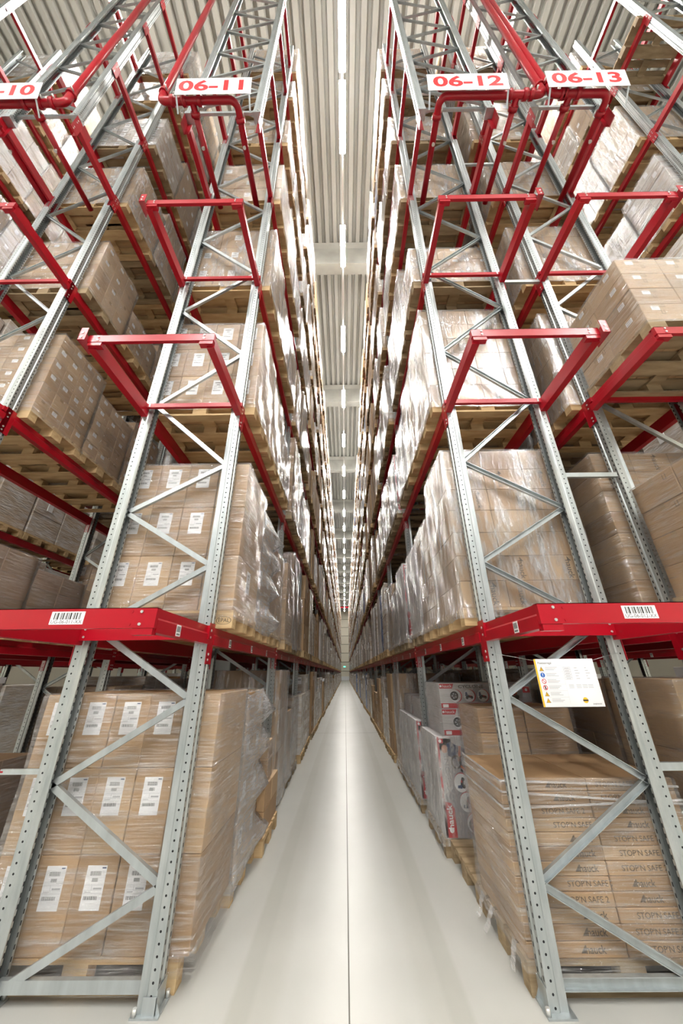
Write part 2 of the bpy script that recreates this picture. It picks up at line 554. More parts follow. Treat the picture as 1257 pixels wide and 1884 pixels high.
# ------------------------------------------------------------------ lamps
def lamp_mesh(L, mat=None):
    h = MB().box(-0.03, 0.03, 0, L, 0.0, 0.06, SIGNWHITE)
    d = MB()
    d.prism([(-0.09, 0.015), (-0.07, -0.035), (0.07, -0.035), (0.09, 0.015)], 'y', 0.01, L - 0.01, mat or LAMP)
    d.box(-0.0905, 0.0905, 0.005, L - 0.005, 0.0145, 0.02, ADDED_UPLIGHT)  # added glowing strip, lights the deck above
    return h.mesh('housing'), d.mesh('diffuser')
LM = {}
def lamp(x, y, L, label, grp, zz=LAMPZ):
    key = (round(L, 2), zz)
    if key not in LM:
        LM[key] = lamp_mesh(L, LAMP if zz == LAMPZ else LAMPB)
    t = thing('ceiling_light', (x, y, zz), label, 'strip light', grp)
    new('housing', LM[key][0], t)
    new('diffuser', LM[key][1], t)
ys = [(2.05, 1.5), (3.68, 1.5)] + [(7.1 + 4.08 * k, 1.43) for k in range(22)]
for i, (y, L) in enumerate(ys):
    lamp(0.12 - 0.0012 * y, y, L, 'strip light %s in the line along the roof above the middle aisle' % ORD[i], 'strip lights above the middle aisle')
for nm, xx in (('06-10', -5.45), ('06-13', 4.36)):
    for i, y in enumerate([2.0, 6.1, 10.2, 14.3, 18.4, 22.5]):
        lamp(xx, y, 1.55, 'strip light %s in the line above the outer aisle beside rack %s' % (ORD[i], nm), 'strip lights above the outer aisles')
tk = MB()
for xx in (0.12, -5.45, 4.36):
    pass
for xx, nm in ((0.12, 'middle aisle'), (-5.45, 'aisle beside rack 06-10'), (4.36, 'aisle beside rack 06-13')):
    x1 = xx - 0.0012 * 96 if xx == 0.12 else xx
    m_ = MB()
    m_.bar((xx, 1.6, LAMPZ + 0.085), (x1, 96 if xx == 0.12 else 26, LAMPZ + 0.085), 0.045, 0.04, SIGNWHITE, (0, 0, 1))
    tag(new('light_track', m_.mesh('light_track')), 'thin white track that carries the strip lights above the %s' % nm, 'light track')
# lamps over the wide cross aisle the picture is taken from
for j, yy in enumerate((-5.0, -8.0, -11.0, -14.0)):
    for i, xx in enumerate((-9.0, -4.5, 0.0, 4.5, 9.0)):
        lamp(xx, yy, 1.55, None, 'strip lights above the cross aisle', 13.0)
for o in list(COL.objects):
    if o.name.startswith('ceiling_light') and 'label' not in o:
        o['label'] = 'strip light of the %s line above the wide cross aisle' % ORD[min(3, int((-o.location.y - 4) // 3))]

# ------------------------------------------------------------------ rack uprights
def post_section():
    half = [(-0.009, 0.0), (-0.009, 0.010), (0.0, 0.016), (0.0, 0.05), (-0.05, 0.05), (-0.058, 0.043), (-0.075, 0.043), (-0.1, 0.048), (-0.1, 0.03)]
    th = 0.003
    full = [(x, -y) for x, y in reversed(half[1:])] + half
    # inner offset of the open polyline
    inn = []
    n = len(full)
    for i, (x, y) in enumerate(full):
        a = Vector(full[max(i - 1, 0)]); c = Vector(full[min(i + 1, n - 1)])
        d = (c - a).normalized()
        nx, ny = -d.y, d.x
        inn.append((x + nx * th, y + ny * th))
    return full + list(reversed(inn))
SEC = post_section()
def post_mesh(z0, z1):
    m = MB().prism(SEC, 'z', z0, z1, POST)
    return m.mesh('post')
def nodes(zmax, z0=0.0):
    """zigzag of the bracing: (height, at outer post?)"""
    out = [(0.06, True), (0.5, False), (1.0, True), (1.5, False), (2.0, True), (2.5, False), (3.0, True), (3.5, False)]
    z, o = 4.25, True
    while z < 30:
        out.append((z, o)); z += 0.75; o = not o
    return [n for n in out if z0 <= n[0] <= zmax]
def brace_mb(mb, z0, o0, z1, o1, w):
    """in the local frame of the upright: aisle post face at x=0, outer post face at x=-w"""
    xa = -w + 0.085 if o0 else -0.085
    xb = -w + 0.085 if o1 else -0.085
    mb.bar((xa, 0, z0), (xb, 0, z1), 0.042, 0.028, STEEL, (0, -1, 0), 0.004)
    return mb
FW = 1.008
POSTM = post_mesh(0.0, TOP)
FOOT = MB()
FOOT.box(-0.125, 0.03, -0.07, 0.085, 0.0, 0.008, STEEL)
FOOT.prism([(0.002, 0.06), (0.002, 0.008), (0.03, 0.008)], 'y', -0.05, -0.044, STEEL)
FOOT.box(0.002, 0.006, -0.056, 0.056, 0.008, 0.1, STEEL)
FOOT.box(-0.07, 0.006, -0.056, -0.052, 0.008, 0.075, STEEL)
FOOT.bolt((0.018, 0.066, 0.008), (0, 0, 1), 0.012, 0.03)
FOOT.bolt((-0.105, -0.058, 0.008), (0, 0, 1), 0.012, 0.03)
FOOT = FOOT.mesh('foot_plate')
BRC = {}
def brace_mesh(dz, up):
    k = (round(dz, 3), up)
    if k not in BRC:
        mb = MB()
        brace_mb(mb, 0.0, up, dz, not up, FW)
        mb.bolt((-FW + 0.085 if up else -0.085, -0.014, 0.0), (0, -1, 0), 0.009, 0.01)
        BRC[k] = mb.mesh('brace')
    return BRC[k]
HB = MB().bar((-0.09, 0, 0), (-FW + 0.09, 0, 0), 0.055, 0.03, STEEL, (0, -1, 0), 0.004).mesh('brace')
FULLBR = MB()
nn = nodes(TOP - 0.3)
for (a, oa), (c, oc) in zip(nn, nn[1:]):
    brace_mb(FULLBR, a, oa, c, oc, FW)
FARFRAME = MB()
FARFRAME.v, FARFRAME.f, FARFRAME.m, FARFRAME.mats, FARFRAME.smooth = list(FULLBR.v), list(FULLBR.f), list(FULLBR.m), list(FULLBR.mats), list(FULLBR.smooth)
FARFRAME.prism(SEC, 'z', 0, TOP, POST)
FARFRAME.prism([(-FW - x_, -y_) for x_, y_ in SEC], 'z', 0, TOP, POST)
FARFRAME = FARFRAME.mesh('upright_whole')

def upright(row, y, label, detail, z0=0.0, grp='rack uprights'):
    r = ROWS[row]
    rz = 0.0 if r['s'] > 0 else math.pi
    yy = y + 0.05
    if not detail:
        o = new('rack_upright', FARFRAME, None, (r['a'], yy, 0), rz)
        tag(o, label, 'rack upright', grp)
        return o
    t = thing('rack_upright', (r['a'], yy, z0), label, 'rack upright', grp, rz)
    pm = POSTM if z0 == 0 else UPPOST
    new('post', pm, t)
    new('post', pm, t, (-FW, 0, 0), math.pi)
    fl = 1 if r['s'] > 0 else -1
    if z0 == 0:
        new('foot_plate', FOOT, t)
        new('foot_plate', FOOT, t, (-FW, 0, 0), math.pi)
        new('brace', HB, t, (0, 0, 0.09))
        ns = nodes(TOP - 0.3)
        zz = 0
    else:
        new('brace', HB, t, (0, -0.0, 0.14))
        new('brace', HB, t, (0, -0.0, TOP - z0 - 0.1))
        ns = [(0.3 + 0.55 * k, k % 2 == 0) for k in range(int((TOP - z0 - 0.5) / 0.55))]
    for (a, oa), (c, oc) in zip(ns, ns[1:]):
        new('brace', brace_mesh(c - a, oa), t, (0, 0, a))
    return t
ZU = 8.5
UPPOST = MB()
UPPOST.prism(SEC, 'z', 0, TOP - ZU, POST)
UPPOST.box(-0.1, 0.008, -0.058, 0.058, -0.02, 0.05, STEEL)
UPPOST.bolt((-0.03, -0.058, 0.02), (0, -1, 0), 0.013, 0.012)
UPPOST.bolt((0.008, 0.0, 0.02), (1, 0, 0), 0.013, 0.012)
UPPOST = UPPOST.mesh('post')

for row, r in ROWS.items():
    near = {'L1': 5, 'R1': 5, 'L0': 3, 'R2': 3, 'LL': 2, 'R3': 3}[row]
    for k in range(r['n'] + 1):
        y = Y0 + P * k
        lab = 'galvanised rack upright with zigzag bracing, %s from the cross aisle in %s' % (ORD[k], RN[row])
        upright(row, y, lab, k < near)
    upright(row, YF, 'short galvanised upright standing high on the fourth tier overhang of %s' % RN[row], True, ZU, 'upper uprights')

# ------------------------------------------------------------------ beams
BH = 0.13
def beam_section(h):
    # x towards the aisle; closed sigma profile, top at z=0
    return [(-0.05, 0.0), (0.0, 0.0), (0.0, -0.05 * h / 0.13), (0.012, -0.062 * h / 0.13), (0.012, -h), (-0.05, -h)]
def beam_parts(L):
    body = MB().prism(beam_section(BH), 'y', 0.0, L, RED)
    con = MB()
    con.box(0.001, 0.006, -0.105, 0.004, -0.27, 0.025, RED)
    con.box(-0.06, 0.006, -0.004, 0.0, -0.27, 0.025, RED)
    for zz in (-0.03, -0.08, -0.2, -0.24):
        con.bolt((0.006, -0.07, zz), (1, 0, 0), 0.009, 0.004)
    con2 = MB()
    con2.box(0.001, 0.006, L - 0.004, L + 0.105, -0.27, 0.025, RED)
    con2.box(-0.06, 0.006, L, L + 0.004, -0.27, 0.025, RED)
    for zz in (-0.03, -0.08, -0.2, -0.24):
        con2.bolt((0.006, L + 0.07, zz), (1, 0, 0), 0.009, 0.004)
    return body.mesh('beam_body'), con.mesh('end_connector'), con2.mesh('end_connector')
BL = P - 0.1
BB, BC1, BC2 = beam_parts(BL)
SB, SC1, SC2 = beam_parts(Y0 - YF - 0.1)
def merge(ms, name):
    mb = MB()
    for me in ms:
        b0 = len(mb.v)
        mb.v += [tuple(v.co) for v in me.vertices]
        for p in me.polygons:
            mb.f.append(tuple(b0 + i for i in p.vertices))
            mb.m.append(mb.mi(me.materials[p.material_index]))
            mb.smooth.append(False)
    return mb.mesh(name)
BWHOLE = merge([BB, BC1, BC2], 'beam_whole')
BARS = [0.004, 0.002, 0.006, 0.002, 0.003, 0.005, 0.002, 0.004, 0.003, 0.006, 0.002, 0.004, 0.005, 0.002, 0.003]
def barcode(mb, o, u, v, w, h, mat=INK):
    o, u, v = Vector(o), Vector(u), Vector(v)
    tot = sum(BARS) * 1.9
    x = -w / 2
    for i, bw in enumerate(BARS):
        ww = bw / tot * w
        a = o + u * x
        mb.face([a, a + u * ww, a + u * ww + v * h, a + v * h], mat)
        x += ww * 1.9
    return mb
BLAB = MB()
BLAB.box(0.012, 0.0135, -0.03, 0.03, -0.125, -0.058, WHITE)
barcode(BLAB, (0.0139, 0, -0.1), (0, 1, 0), (0, 0, 1), 0.05, 0.034)
for i in range(6):
    BLAB.box(0.0135, 0.0139, -0.022 + i * 0.0075, -0.017 + i * 0.0075, -0.118, -0.108, INK)
BLAB = BLAB.mesh('place_label')
def add_beam(row, k, lv, side, detail):
    """side 'a': along the aisle, 'o': along the other edge"""
    r = ROWS[row]
    x = r[side]
    s = r['s'] if side == 'a' else -r['s']
    y = Y0 + 0.1 + P * k
    lab = 'red load beam on the %s edge of %s, %s bay, %s tier' % ('aisle' if side == 'a' else 'rear', RN[row], ORD[k], ORD[lv - 1] if lv < 7 else 'top')
    if s > 0:
        loc, rz = (x, y, LEV[lv]), 0.0
    else:
        loc, rz = (x, y + BL, LEV[lv]), math.pi
    if not detail:
        return tag(new('load_beam', BWHOLE, None, loc, rz), lab, 'beam', 'red load beams')
    t = thing('load_beam', loc, lab, 'beam', 'red load beams', rz)
    new('beam_body', BB, t)
    new('end_connector', BC1, t)
    new('end_connector', BC2, t)
    if lv == 1 and side == 'a':
        for yy in (0.42, 1.22, 2.02):
            new('place_label', BLAB, t, (0, yy if s > 0 else BL - yy, 0))
    return t
rest = MB()
def far_beam(row, k, lv, side):
    r = ROWS[row]
    x = r[side]
    s = r['s'] if side == 'a' else -r['s']
    y = Y0 + 0.1 + P * k
    lo, hi = sorted((x - 0.05 * s, x + 0.012 * s))
    rest.box(lo, hi, y - 0.1, y + BL + 0.1, LEV[lv] - BH, LEV[lv], RED)
    lo, hi = sorted((x + 0.002 * s, x + 0.013 * s))
    rest.box(lo, hi, y - 0.1, y, LEV[lv] - 0.27, LEV[lv] + 0.02, RED)
for row, r in ROWS.items():
    na = {'L1': 11, 'R1': 11, 'L0': 2, 'R2': 2, 'LL': 1, 'R3': 2}[row]
    no = {'L1': 4, 'R1': 3, 'L0': 4, 'R2': 2, 'LL': 0, 'R3': 1}[row]
    for k in range(r['n']):
        for lv in range(1, 8):
            for side, n_ in (('a', na), ('o', no)):
                if k < n_:
                    add_beam(row, k, lv, side, k < 3)
                elif side == 'a' or k < 12:
                    far_beam(row, k, lv, side)
tag(new('distant_beam', rest.mesh('distant_beam')), 'the many red load beams of the distant bays along the aisle', 'beam', None, 'stuff')

# ------------------------------------------------------------------ overhanging bays at the rack ends
def rail_label(txt):
    mb = MB()
    mb.box(-0.092, 0.092, -0.0015, 0, -0.034, 0.034, WHITE)
    barcode(mb, (0, -0.0018, -0.008), (1, 0, 0), (0, 0, 1), 0.15, 0.036)
    mb.text(txt, (0, -0.0018, -0.021), (1, 0, 0), (0, 0, 1), 0.027, INK)
    return mb.mesh('rail_label')
RAILBOLT = MB().bolt((0, 0, 0), (0, -1, 0), 0.0085, 0.006).mesh('bolt')
RAILBOLTR = MB().bolt((0, 0, 0), (0, -1, 0), 0.008, 0.003, RED).mesh('bolt')
def overhang(row, lv):
    r = ROWS[row]
    lo, hi = min(r['a'], r['o']), max(r['a'], r['o'])
    z = LEV[lv]
    t = thing('overhang_frame', (lo, YF, z), 'red overhanging beam frame on the %s tier at the end of %s' % (ORD[lv - 1], RN[row]), 'overhang', 'red overhang frames')
    wd = hi - lo
    L = Y0 - YF
    # side arms (sigma profile), one at each edge
    for x, s in ((wd, 1), (0.0, -1)):
        m = MB()
        sec = [(x + s * px, pz) for px, pz in beam_section(BH)]
        m.prism(sec, 'y', 0.03, L, RED)
        a, c = sorted((x + 0.001 * s, x + 0.006 * s))
        m.box(a, c, L - 0.004, L + 0.055, -0.27, 0.025, RED)
        for zz in (-0.03, -0.2):
            m.bolt((x + 0.006 * s, L + 0.03, zz), (s, 0, 0), 0.01, 0.005)
        new('side_arm', m.mesh('side_arm'), t)
    h1 = 0.108 if lv == 1 else 0.078
    fr = MB()
    fr.box(-0.012, wd + 0.012, 0.0, 0.028, -h1, 0.0, RED)
    fr.box(-0.012, wd + 0.012, 0.0, 0.05, -0.004, 0.0, RED)
    new('front_rail', fr.mesh('front_rail'), t)
    for x, s in ((0.05, 1), (wd - 0.05, -1)):
        br = MB()
        br.box(x - 0.055, x + 0.055, 0.004, 0.05, -h1 - 0.035, -h1 + 0.01, RED)
        rb = new('rail_bracket', br.mesh('rail_bracket'), t)
        for zz in (-0.022, -h1 + 0.02):
            new('bolt', RAILBOLT, rb, (x + 0.02 * s, 0.0, zz))
            if lv == 1:
                new('bolt', RAILBOLTR, rb, (x + 0.075 * s, 0.0, zz))
    rr = MB()
    hr = 0.1 if lv == 1 else 0.05
    rr.box(-0.02, wd + 0.02, L - 0.05, L - 0.02, -hr, 0.0 if lv > 1 else -0.0, RED)
    for x in (0.03, 0.08, wd - 0.03, wd - 0.08):
        for zz in ((-0.015, -0.037) if lv > 1 else (-0.02, -0.075)):
            rr.bolt((x, L - 0.05, zz), (0, -1, 0), 0.009, 0.005)
    new('rear_rail', rr.mesh('rear_rail'), t)
    # upturned end plate on the arm away from the middle aisle
    if lv > 1:
        far = 0.0 if (lo < 0) else wd
        s = -1 if lo < 0 else 1
        ep = MB()
        a, c = sorted((far + s * 0.012, far + s * 0.075))
        ep.box(a, c, -0.03, -0.026, -0.085, 0.05, RED)
        ep.box(min(far + s * 0.07, far + s * 0.075), max(far + s * 0.07, far + s * 0.075), -0.03, 0.12, -0.085, 0.05, RED)
        for zz in (-0.06, -0.01):
            ep.bolt((far + s * 0.045, -0.03, zz), (0, -1, 0), 0.01, 0.005)
        new('end_plate', ep.mesh('end_plate'), t)
    if lv == 1:
        if row == 'L1':
            o = new('rail_label', rail_label('UG-06-011-XX').copy(), t, (wd - 0.475, 0.0, -0.052))
        if row == 'R1':
            o = new('rail_label', rail_label('UG-06-012-XX').copy(), t, (0.535, 0.0, -0.052))
        if row in ('L1', 'R1'):
            xx = wd if row == 'L1' else 0.0
            new('place_label', BLAB, t, (xx, 0.3, 0), 0.0 if row == 'L1' else math.pi)
for row in ('L1', 'R1', 'L0', 'R2'):
    for lv in (1, 2, 3):
        overhang(row, lv)
# tier four and above: beams that carry the upper uprights
for row, r in ROWS.items():
    for lv in (4, 5, 6, 7):
        for side in ('a', 'o'):
            s = r['s'] if side == 'a' else -r['s']
            y = YF + 0.1
            loc, rz = ((r[side], y, LEV[lv]), 0.0) if s > 0 else ((r[side], Y0, LEV[lv]), math.pi)
            t = thing('short_beam', loc, 'short red beam between upper and main upright, %s edge of %s, %s tier' % ('aisle' if side == 'a' else 'rear', RN[row], ORD[lv - 1] if lv < 7 else 'top'),
                      'beam', 'short red beams of the upper overhang', rz)
            new('beam_body', SB, t)
            new('end_connector', SC1, t)
            new('end_connector', SC2, t)
# spacers between the back-to-back racks
for i, zz in enumerate((1.08, 3.32, 6.2, 9.3)):
    m = MB().bar((2.083, Y0 + 0.02, zz), (2.56, Y0 + 0.02, zz), 0.045, 0.03, STEEL, (0, -1, 0), 0.004)
    tag(new('row_spacer', m.mesh('row_spacer')), 'steel spacer bar joining racks 06-12 and 06-13, %s up from the floor' % ORD[i], 'spacer', 'row spacers')
m = MB().bar((-2.054, Y0 + 0.02, 1.08), (-2.32, Y0 + 0.02, 1.08), 0.03, 0.02, STEEL, (0, -1, 0))
sp_ = new('barrier_rod', m.mesh('barrier_rod'))
tag(sp_, 'red barrier rod with steel end reaching from rack 06-11 towards rack 06-10', 'rod')
new('red_rod', MB().tube([(-2.3, Y0 + 0.02, 1.08), (-3.5, Y0 + 0.02, 1.08)], 0.012, RED, 8).mesh('red_rod'), sp_)

# ------------------------------------------------------------------ pallets and loads
def pallet_mb(mb, w, jit=0.0):
    rr = random.Random(5)
    for y in (-0.35, 0.0, 0.35):                       # bottom runners and blocks, along x
        bw = 0.0725 if y == 0.0 else 0.05
        mb.box(-0.6, 0.6, y - bw, y + bw, 0.0, 0.022, w)
        for x, hw in ((-0.5275, 0.0725), (0.0, 0.0725), (0.5275, 0.0725)):
            mb.box(x - hw, x + hw, y - bw, y + bw, 0.022, 0.1, w)
    for x in (-0.5275, 0.0, 0.5275):                   # stringer boards, along y
        mb.box(x - 0.0725, x + 0.0725, -0.4, 0.4, 0.1, 0.122, w)
    for y, hw in ((-0.3275, 0.0725), (-0.165, 0.05), (0.0, 0.0725), (0.165, 0.05), (0.3275, 0.0725)):
        mb.box(-0.6, 0.6, y - hw, y + hw, 0.122, 0.144, w)
    return mb
PAL = [pallet_mb(MB(), WOOD[0]).mesh('pallet'), pallet_mb(MB(), WOOD[1]).mesh('pallet')]

def film_mesh(seed, flare=None):
    """wrapped skin of a unit load: x,y in -0.5..0.5, z 0..1, hanging a little below"""
    rr = random.Random(seed)
    per = []
    nxx, nyy = 11, 8
    for i in range(nxx): per.append((-0.5 + i / nxx, -0.5))
    for i in range(nyy): per.append((0.5, -0.5 + i / nyy))
    for i in range(nxx): per.append((0.5 - i / nxx, 0.5))
    for i in range(nyy): per.append((-0.5, 0.5 - i / nyy))
    n = len(per)
    zs = [-0.055, -0.02, 0.02, 0.08, 0.17, 0.25, 0.33, 0.42, 0.5, 0.58, 0.67, 0.75, 0.84, 0.92, 0.985, 1.004]
    mb = MB()
    ph = [rr.uniform(0, 6.28) for _ in range(6)]
    for iz, z in enumerate(zs):
        for j, (x, y) in enumerate(per):
            w = 0.006 + 0.004 * math.sin(j * 0.9 + ph[0] + z * 9) + rr.uniform(0, 0.004)
            if z < 0:
                w += 0.012 + rr.uniform(-0.006, 0.008)
            if flare:
                sx, sy, peaks = flare
                near_x = 1 if x * sx > 0.44 else 0
                dy = max(0.0, 1 - abs(y - 0.5 * sy) / 1.0)
                d = min(abs(z - pk) for pk in peaks)
                amp = max(0.0, 1 - d / 0.09)
                if near_x:
                    w += 0.125 * amp * dy ** 1.3 - 0.012 * (1 - amp)
            k = 1 + 2 * w
            zz = z + rr.uniform(-0.004, 0.004) if z < 0 else z
            kk = 0.985 if z > 1 else 1.0
            mb.v.append((x * k * kk, y * k * kk, zz))
    mi = mb.mi(FILM)
    for iz in range(len(zs) - 1):
        for j in range(n):
            a, c = iz * n + j, iz * n + (j + 1) % n
            mb.f.append((a, c, c + n, a + n)); mb.m.append(mi); mb.smooth.append(True)
    return mb.mesh('stretch_film')
FILMS = [film_mesh(s) for s in range(4)]
FLARE0 = {1: film_mesh(50, (1, 1, [0.06, 0.36, 0.62, 0.86])), -1: film_mesh(51, (-1, 1, [0.05, 0.3, 0.66]))}
FLARE = FLARE0
for f_ in FLARE.values():
    f_.materials[0] = FILM3
def milky(me):
    c = me.copy()
    c.materials[0] = FILM2
    return c
FILMS_M = [milky(f) for f in FILMS]

def ship_label(w, h, big):
    mb = MB()
    mb.box(-w / 2, w / 2, -0.0012, 0.0, -h / 2, h / 2, WHITE)
    y = -0.0016
    U, V = (1, 0, 0), (0, 0, 1)
    if big:
        barcode(mb, (-w * 0.02, y, h * 0.27), U, V, w * 0.55, h * 0.1)
        barcode(mb, (0.0, y, h * 0.13), U, V, w * 0.3, h * 0.085)
        barcode(mb, (-w * 0.05, y, -h * 0.27), U, V, w * 0.68, h * 0.085)
        mb.box(w * 0.26, w * 0.46, y, -0.0012, h * 0.43, h * 0.46, DENIM)
        for zz in (0.06, -0.06, -0.13):
            mb.box(-w * 0.45, w * 0.45, y, -0.0012, h * zz, h * zz + 0.0012, GREYINK)
        mb.box(0.0, w * 0.42, y, -0.0012, -h * 0.04, 0.0, GREYINK)
        mb.box(-w * 0.4, -w * 0.1, y, -0.0012, -h * 0.105, -h * 0.085, GREYINK)
        mb.box(-w * 0.1, -w * 0.085, y, -0.0012, -h * 0.06, h * 0.06, GREYINK)
    else:
        barcode(mb, (0, y, h * 0.12), U, V, w * 0.7, h * 0.2)
        mb.box(-w * 0.38, w * 0.38, y, -0.0012, -h * 0.18, -h * 0.08, GREYINK)
        mb.box(-w * 0.38, w * 0.1, y, -0.0012, -h * 0.34, -h * 0.27, GREYINK)
    return mb.mesh('shipping_label')
LAB_BIG = ship_label(0.125, 0.21, True)
LAB_MID = ship_label(0.1, 0.125, True)
LAB_SMALL = ship_label(0.07, 0.05, False)

def logo_mesh(kind):
    mb = MB()
    U, V = (1, 0, 0), (0, 0, 1)
    if kind == 'hauck':
        mb.face([(-0.075, 0, -0.014), (-0.045, 0, -0.014), (-0.045, 0, 0.02)], PRINTINK)
        mb.text('hauck', (0.012, 0, 0), U, V, 0.05, PRINTINK, 1.0, 0.015)
    elif kind == 'safe':
        mb.text("STOP'N SAFE 2", (0, 0, 0), U, V, 0.04, PRINTINK, 1.1, 0.008)
    elif kind == 'hauckv':
        U, V = (0, 0, -1), (1, 0, 0)
        mb.face([Vector((0, 0, 0.1)), Vector((0, 0, 0.06)), Vector((0.03, 0, 0.06))], PRINTINK)
        mb.text('hauck', (0, 0, -0.012), U, V, 0.07, PRINTINK, 1.0, 0.015)
    elif kind == 'arrow':
        for dx in (-0.012, 0.012):
            mb.box(dx - 0.002, dx + 0.002, -0.0004, 0, -0.02, 0.02, PRINTINK)
        mb.box(-0.018, 0.018, -0.0004, 0, -0.026, -0.022, PRINTINK)
    return mb.mesh('printed_logo')
LOGO = {k: logo_mesh(k) for k in ('hauck', 'safe', 'hauckv', 'arrow')}

CART = {}
def carton_mesh(dx, dy, dz, mat, tape):
    k = (round(dx, 3), round(dy, 3), round(dz, 3), mat.name, tape)
    if k not in CART:
        mb = MB()
        mb.cbox(-dx / 2, dx / 2, -dy / 2, dy / 2, 0, dz, 0.004, mat)
        if tape:      # tape over the flap seam, running down the short sides
            for s in (-1, 1):
                y0, y1 = sorted((s * dy / 2, s * (dy / 2 + 0.0008)))
                mb.box(-0.025, 0.025, y0, y1, dz * 0.78, dz - 0.002, TAPE)
                x0, x1 = sorted((s * dx / 2, s * (dx / 2 + 0.0008)))
                mb.box(x0, x1, -0.025, 0.025, dz * 0.78, dz - 0.002, TAPE)
        CART[k] = mb.mesh('carton')
    return CART[k]

STACK = {}
def stack_mesh(nx, ny, nz, h, mats, lab, seed):
    """one mesh for a whole stack of cartons (rear places and distant loads)"""
    k = (nx, ny, nz, round(h, 2), mats[0].name, lab, seed)
    if k in STACK:
        return STACK[k]
    rr = random.Random(seed)
    mb = MB()
    dx, dy, dz = 1.16 / nx, 0.78 / ny, h / nz
    for iz in range(nz):
        for ix in range(nx):
            for iy in range(ny):
                if 0 < ix < nx - 1 and 0 < iy < ny - 1 and iz < nz - 1:
                    continue
                jx, jy = rr.uniform(-0.004, 0.004), rr.uniform(-0.004, 0.004)
                x0, y0, z0 = -0.58 + ix * dx + jx, -0.39 + iy * dy + jy, iz * dz
                mb.cbox(x0 + 0.002, x0 + dx - 0.002, y0 + 0.002, y0 + dy - 0.002, z0 + 0.001, z0 + dz - 0.001, 0.004, rr.choice(mats))
                if lab:
                    lw, lh = (0.05, 0.075)
                    zc = z0 + dz * 0.55
                    xs = x0 + dx / 2
                    if iy == 0:
                        mb.box(xs - lw, xs + lw, y0 - 0.0005, y0 + 0.002, zc - lh, zc + lh, WHITE)
                        mb.box(xs - lw * .7, xs + lw * .7, y0 - 0.001, y0 - 0.0005, zc, zc + lh * .5, GREYINK)
                    if ix in (0, nx - 1) and rr.random() < 0.6:
                        xf = x0 + 0.002 if ix == 0 else x0 + dx - 0.002
                        yc = y0 + dy * rr.uniform(0.35, 0.65)
                        mb.box(xf - 0.001, xf + 0.001, yc - 0.035, yc + 0.035, zc - 0.05, zc + 0.05, WHITE)
    STACK[k] = mb.mesh('carton_stack')
    return STACK[k]

def load(row, k, lv, slot, desc, h, nx, ny, nz, mats=CARD, film='clear', lab=None, logo=None, detail=3, old=False, dx=0.0, dy=0.0, flare=None,
         tape=False, x=None, y=None, label=None, wx=1.17, skip_aisle=False):
    r = ROWS[row]
    s = r['s']
    xc = (r['a'] + r['o']) / 2 + dx if x is None else x
    yc = Y0 + P * k + 0.14 + 0.4 + 0.81 * slot + dy if y is None else y
    z = LEV[lv]
    plc = ['front', 'middle', 'back'][slot]
    if label is None:
        label = '%s, %s, %s bay, %s, %s place' % (desc, RN[row], ORD[k], TIERN[lv], plc)
    t = thing('pallet_load', (xc, yc, z), label, 'pallet load', 'loaded pallets in the racks')
    new('pallet', PAL[1 if old else 0], t)
    if h <= 0:
        return t
    if detail >= 3:
        cx, cy, cz = wx / nx, 0.78 / ny, h / nz
        rr = random.Random(hash((row, k, lv, slot)) & 0xffff if False else (lv * 131 + slot * 17 + k * 7 + len(row) + ord(row[1])))
        for iz in range(nz):
            for ix in range(nx):
                for iy in range(ny):
                    front = iy == 0
                    side = (ix == nx - 1) if s > 0 else (ix == 0)
                    other = (ix == 0) if s > 0 else (ix == nx - 1)
                    if not (front or side or other or iz == nz - 1 or iy == ny - 1):
                        continue
                    mat = rr.choice(mats)
                    c = new('carton', carton_mesh(cx - 0.004, cy - 0.004, cz - 0.002, mat, tape), t,
                            (-wx / 2 + cx * (ix + .5) + rr.uniform(-.003, .003), -0.39 + cy * (iy + .5) + rr.uniform(-.003, .003), 0.145 + cz * iz))
                    if lab and front and slot == 0 and not (skip_aisle and side):
                        lm, u, v = lab
                        new('shipping_label', lm, c, (u * cx, -cy / 2 + 0.0015, cz * v))
                    if lab and (side if row in ('L1', 'R1') else (other if row in ('L0', 'R2') else side)) and rr.random() < (0.35 if slot == 0 and row in ('L1', 'R1') else 0.8):
                        sg = s if row in ('L1', 'R1') else -s
                        lm, u, v = lab
                        new('shipping_label', lm, c, (sg * (cx / 2 - 0.0015), u * cy * 0.8, cz * v), math.pi / 2 * sg)
                    if logo and front and slot == 0 and logo == 'safe':
                        new('printed_logo', LOGO['hauck' if (ix == 0) == (iz % 5 < 3) else 'safe'], c, ((0.12 if ix == 0 else -0.06) + rr.uniform(-.05, .05), -cy / 2 + 0.001, cz * 0.5))
                    elif logo and front and slot == 0 and rr.random() < 0.6:
                        new('printed_logo', LOGO[logo], c, (rr.uniform(-.1, .1) if nx < 4 else 0.0, -cy / 2 + 0.001, cz * 0.5))
                    elif logo == 'arrow' and other:
                        new('printed_logo', LOGO['arrow'], c, (-s * (cx / 2 - 0.001), 0.0 - 0.3 * cy, cz * 0.8), -math.pi / 2 * s)
    else:
        new('carton_stack', stack_mesh(nx, ny, nz, h, mats, lab is not None, (lv + slot + k) % 3), t, (0, 0, 0.145))
    if film:
        fm = FLARE[flare] if flare else (FILMS_M if film == 'milky' else FILMS)[(lv + slot + k) % 4]
        new('stretch_film', fm, t, (0, 0, 0.145), 0.0, (wx + 0.015, 0.795, h + 0.004))
    return t

def z_of(lv):
    return LEV[lv]
BIG = (LAB_BIG, 0.0, 0.66)
MID = (LAB_MID, 0.05, 0.62)
SML = (LAB_SMALL, -0.18, 0.72)
H = lambda lv, top: top - LEV[lv] - 0.145
used = set()
def L(*a, **kw):
    used.add(a[:4])
    return load(*a, **kw)

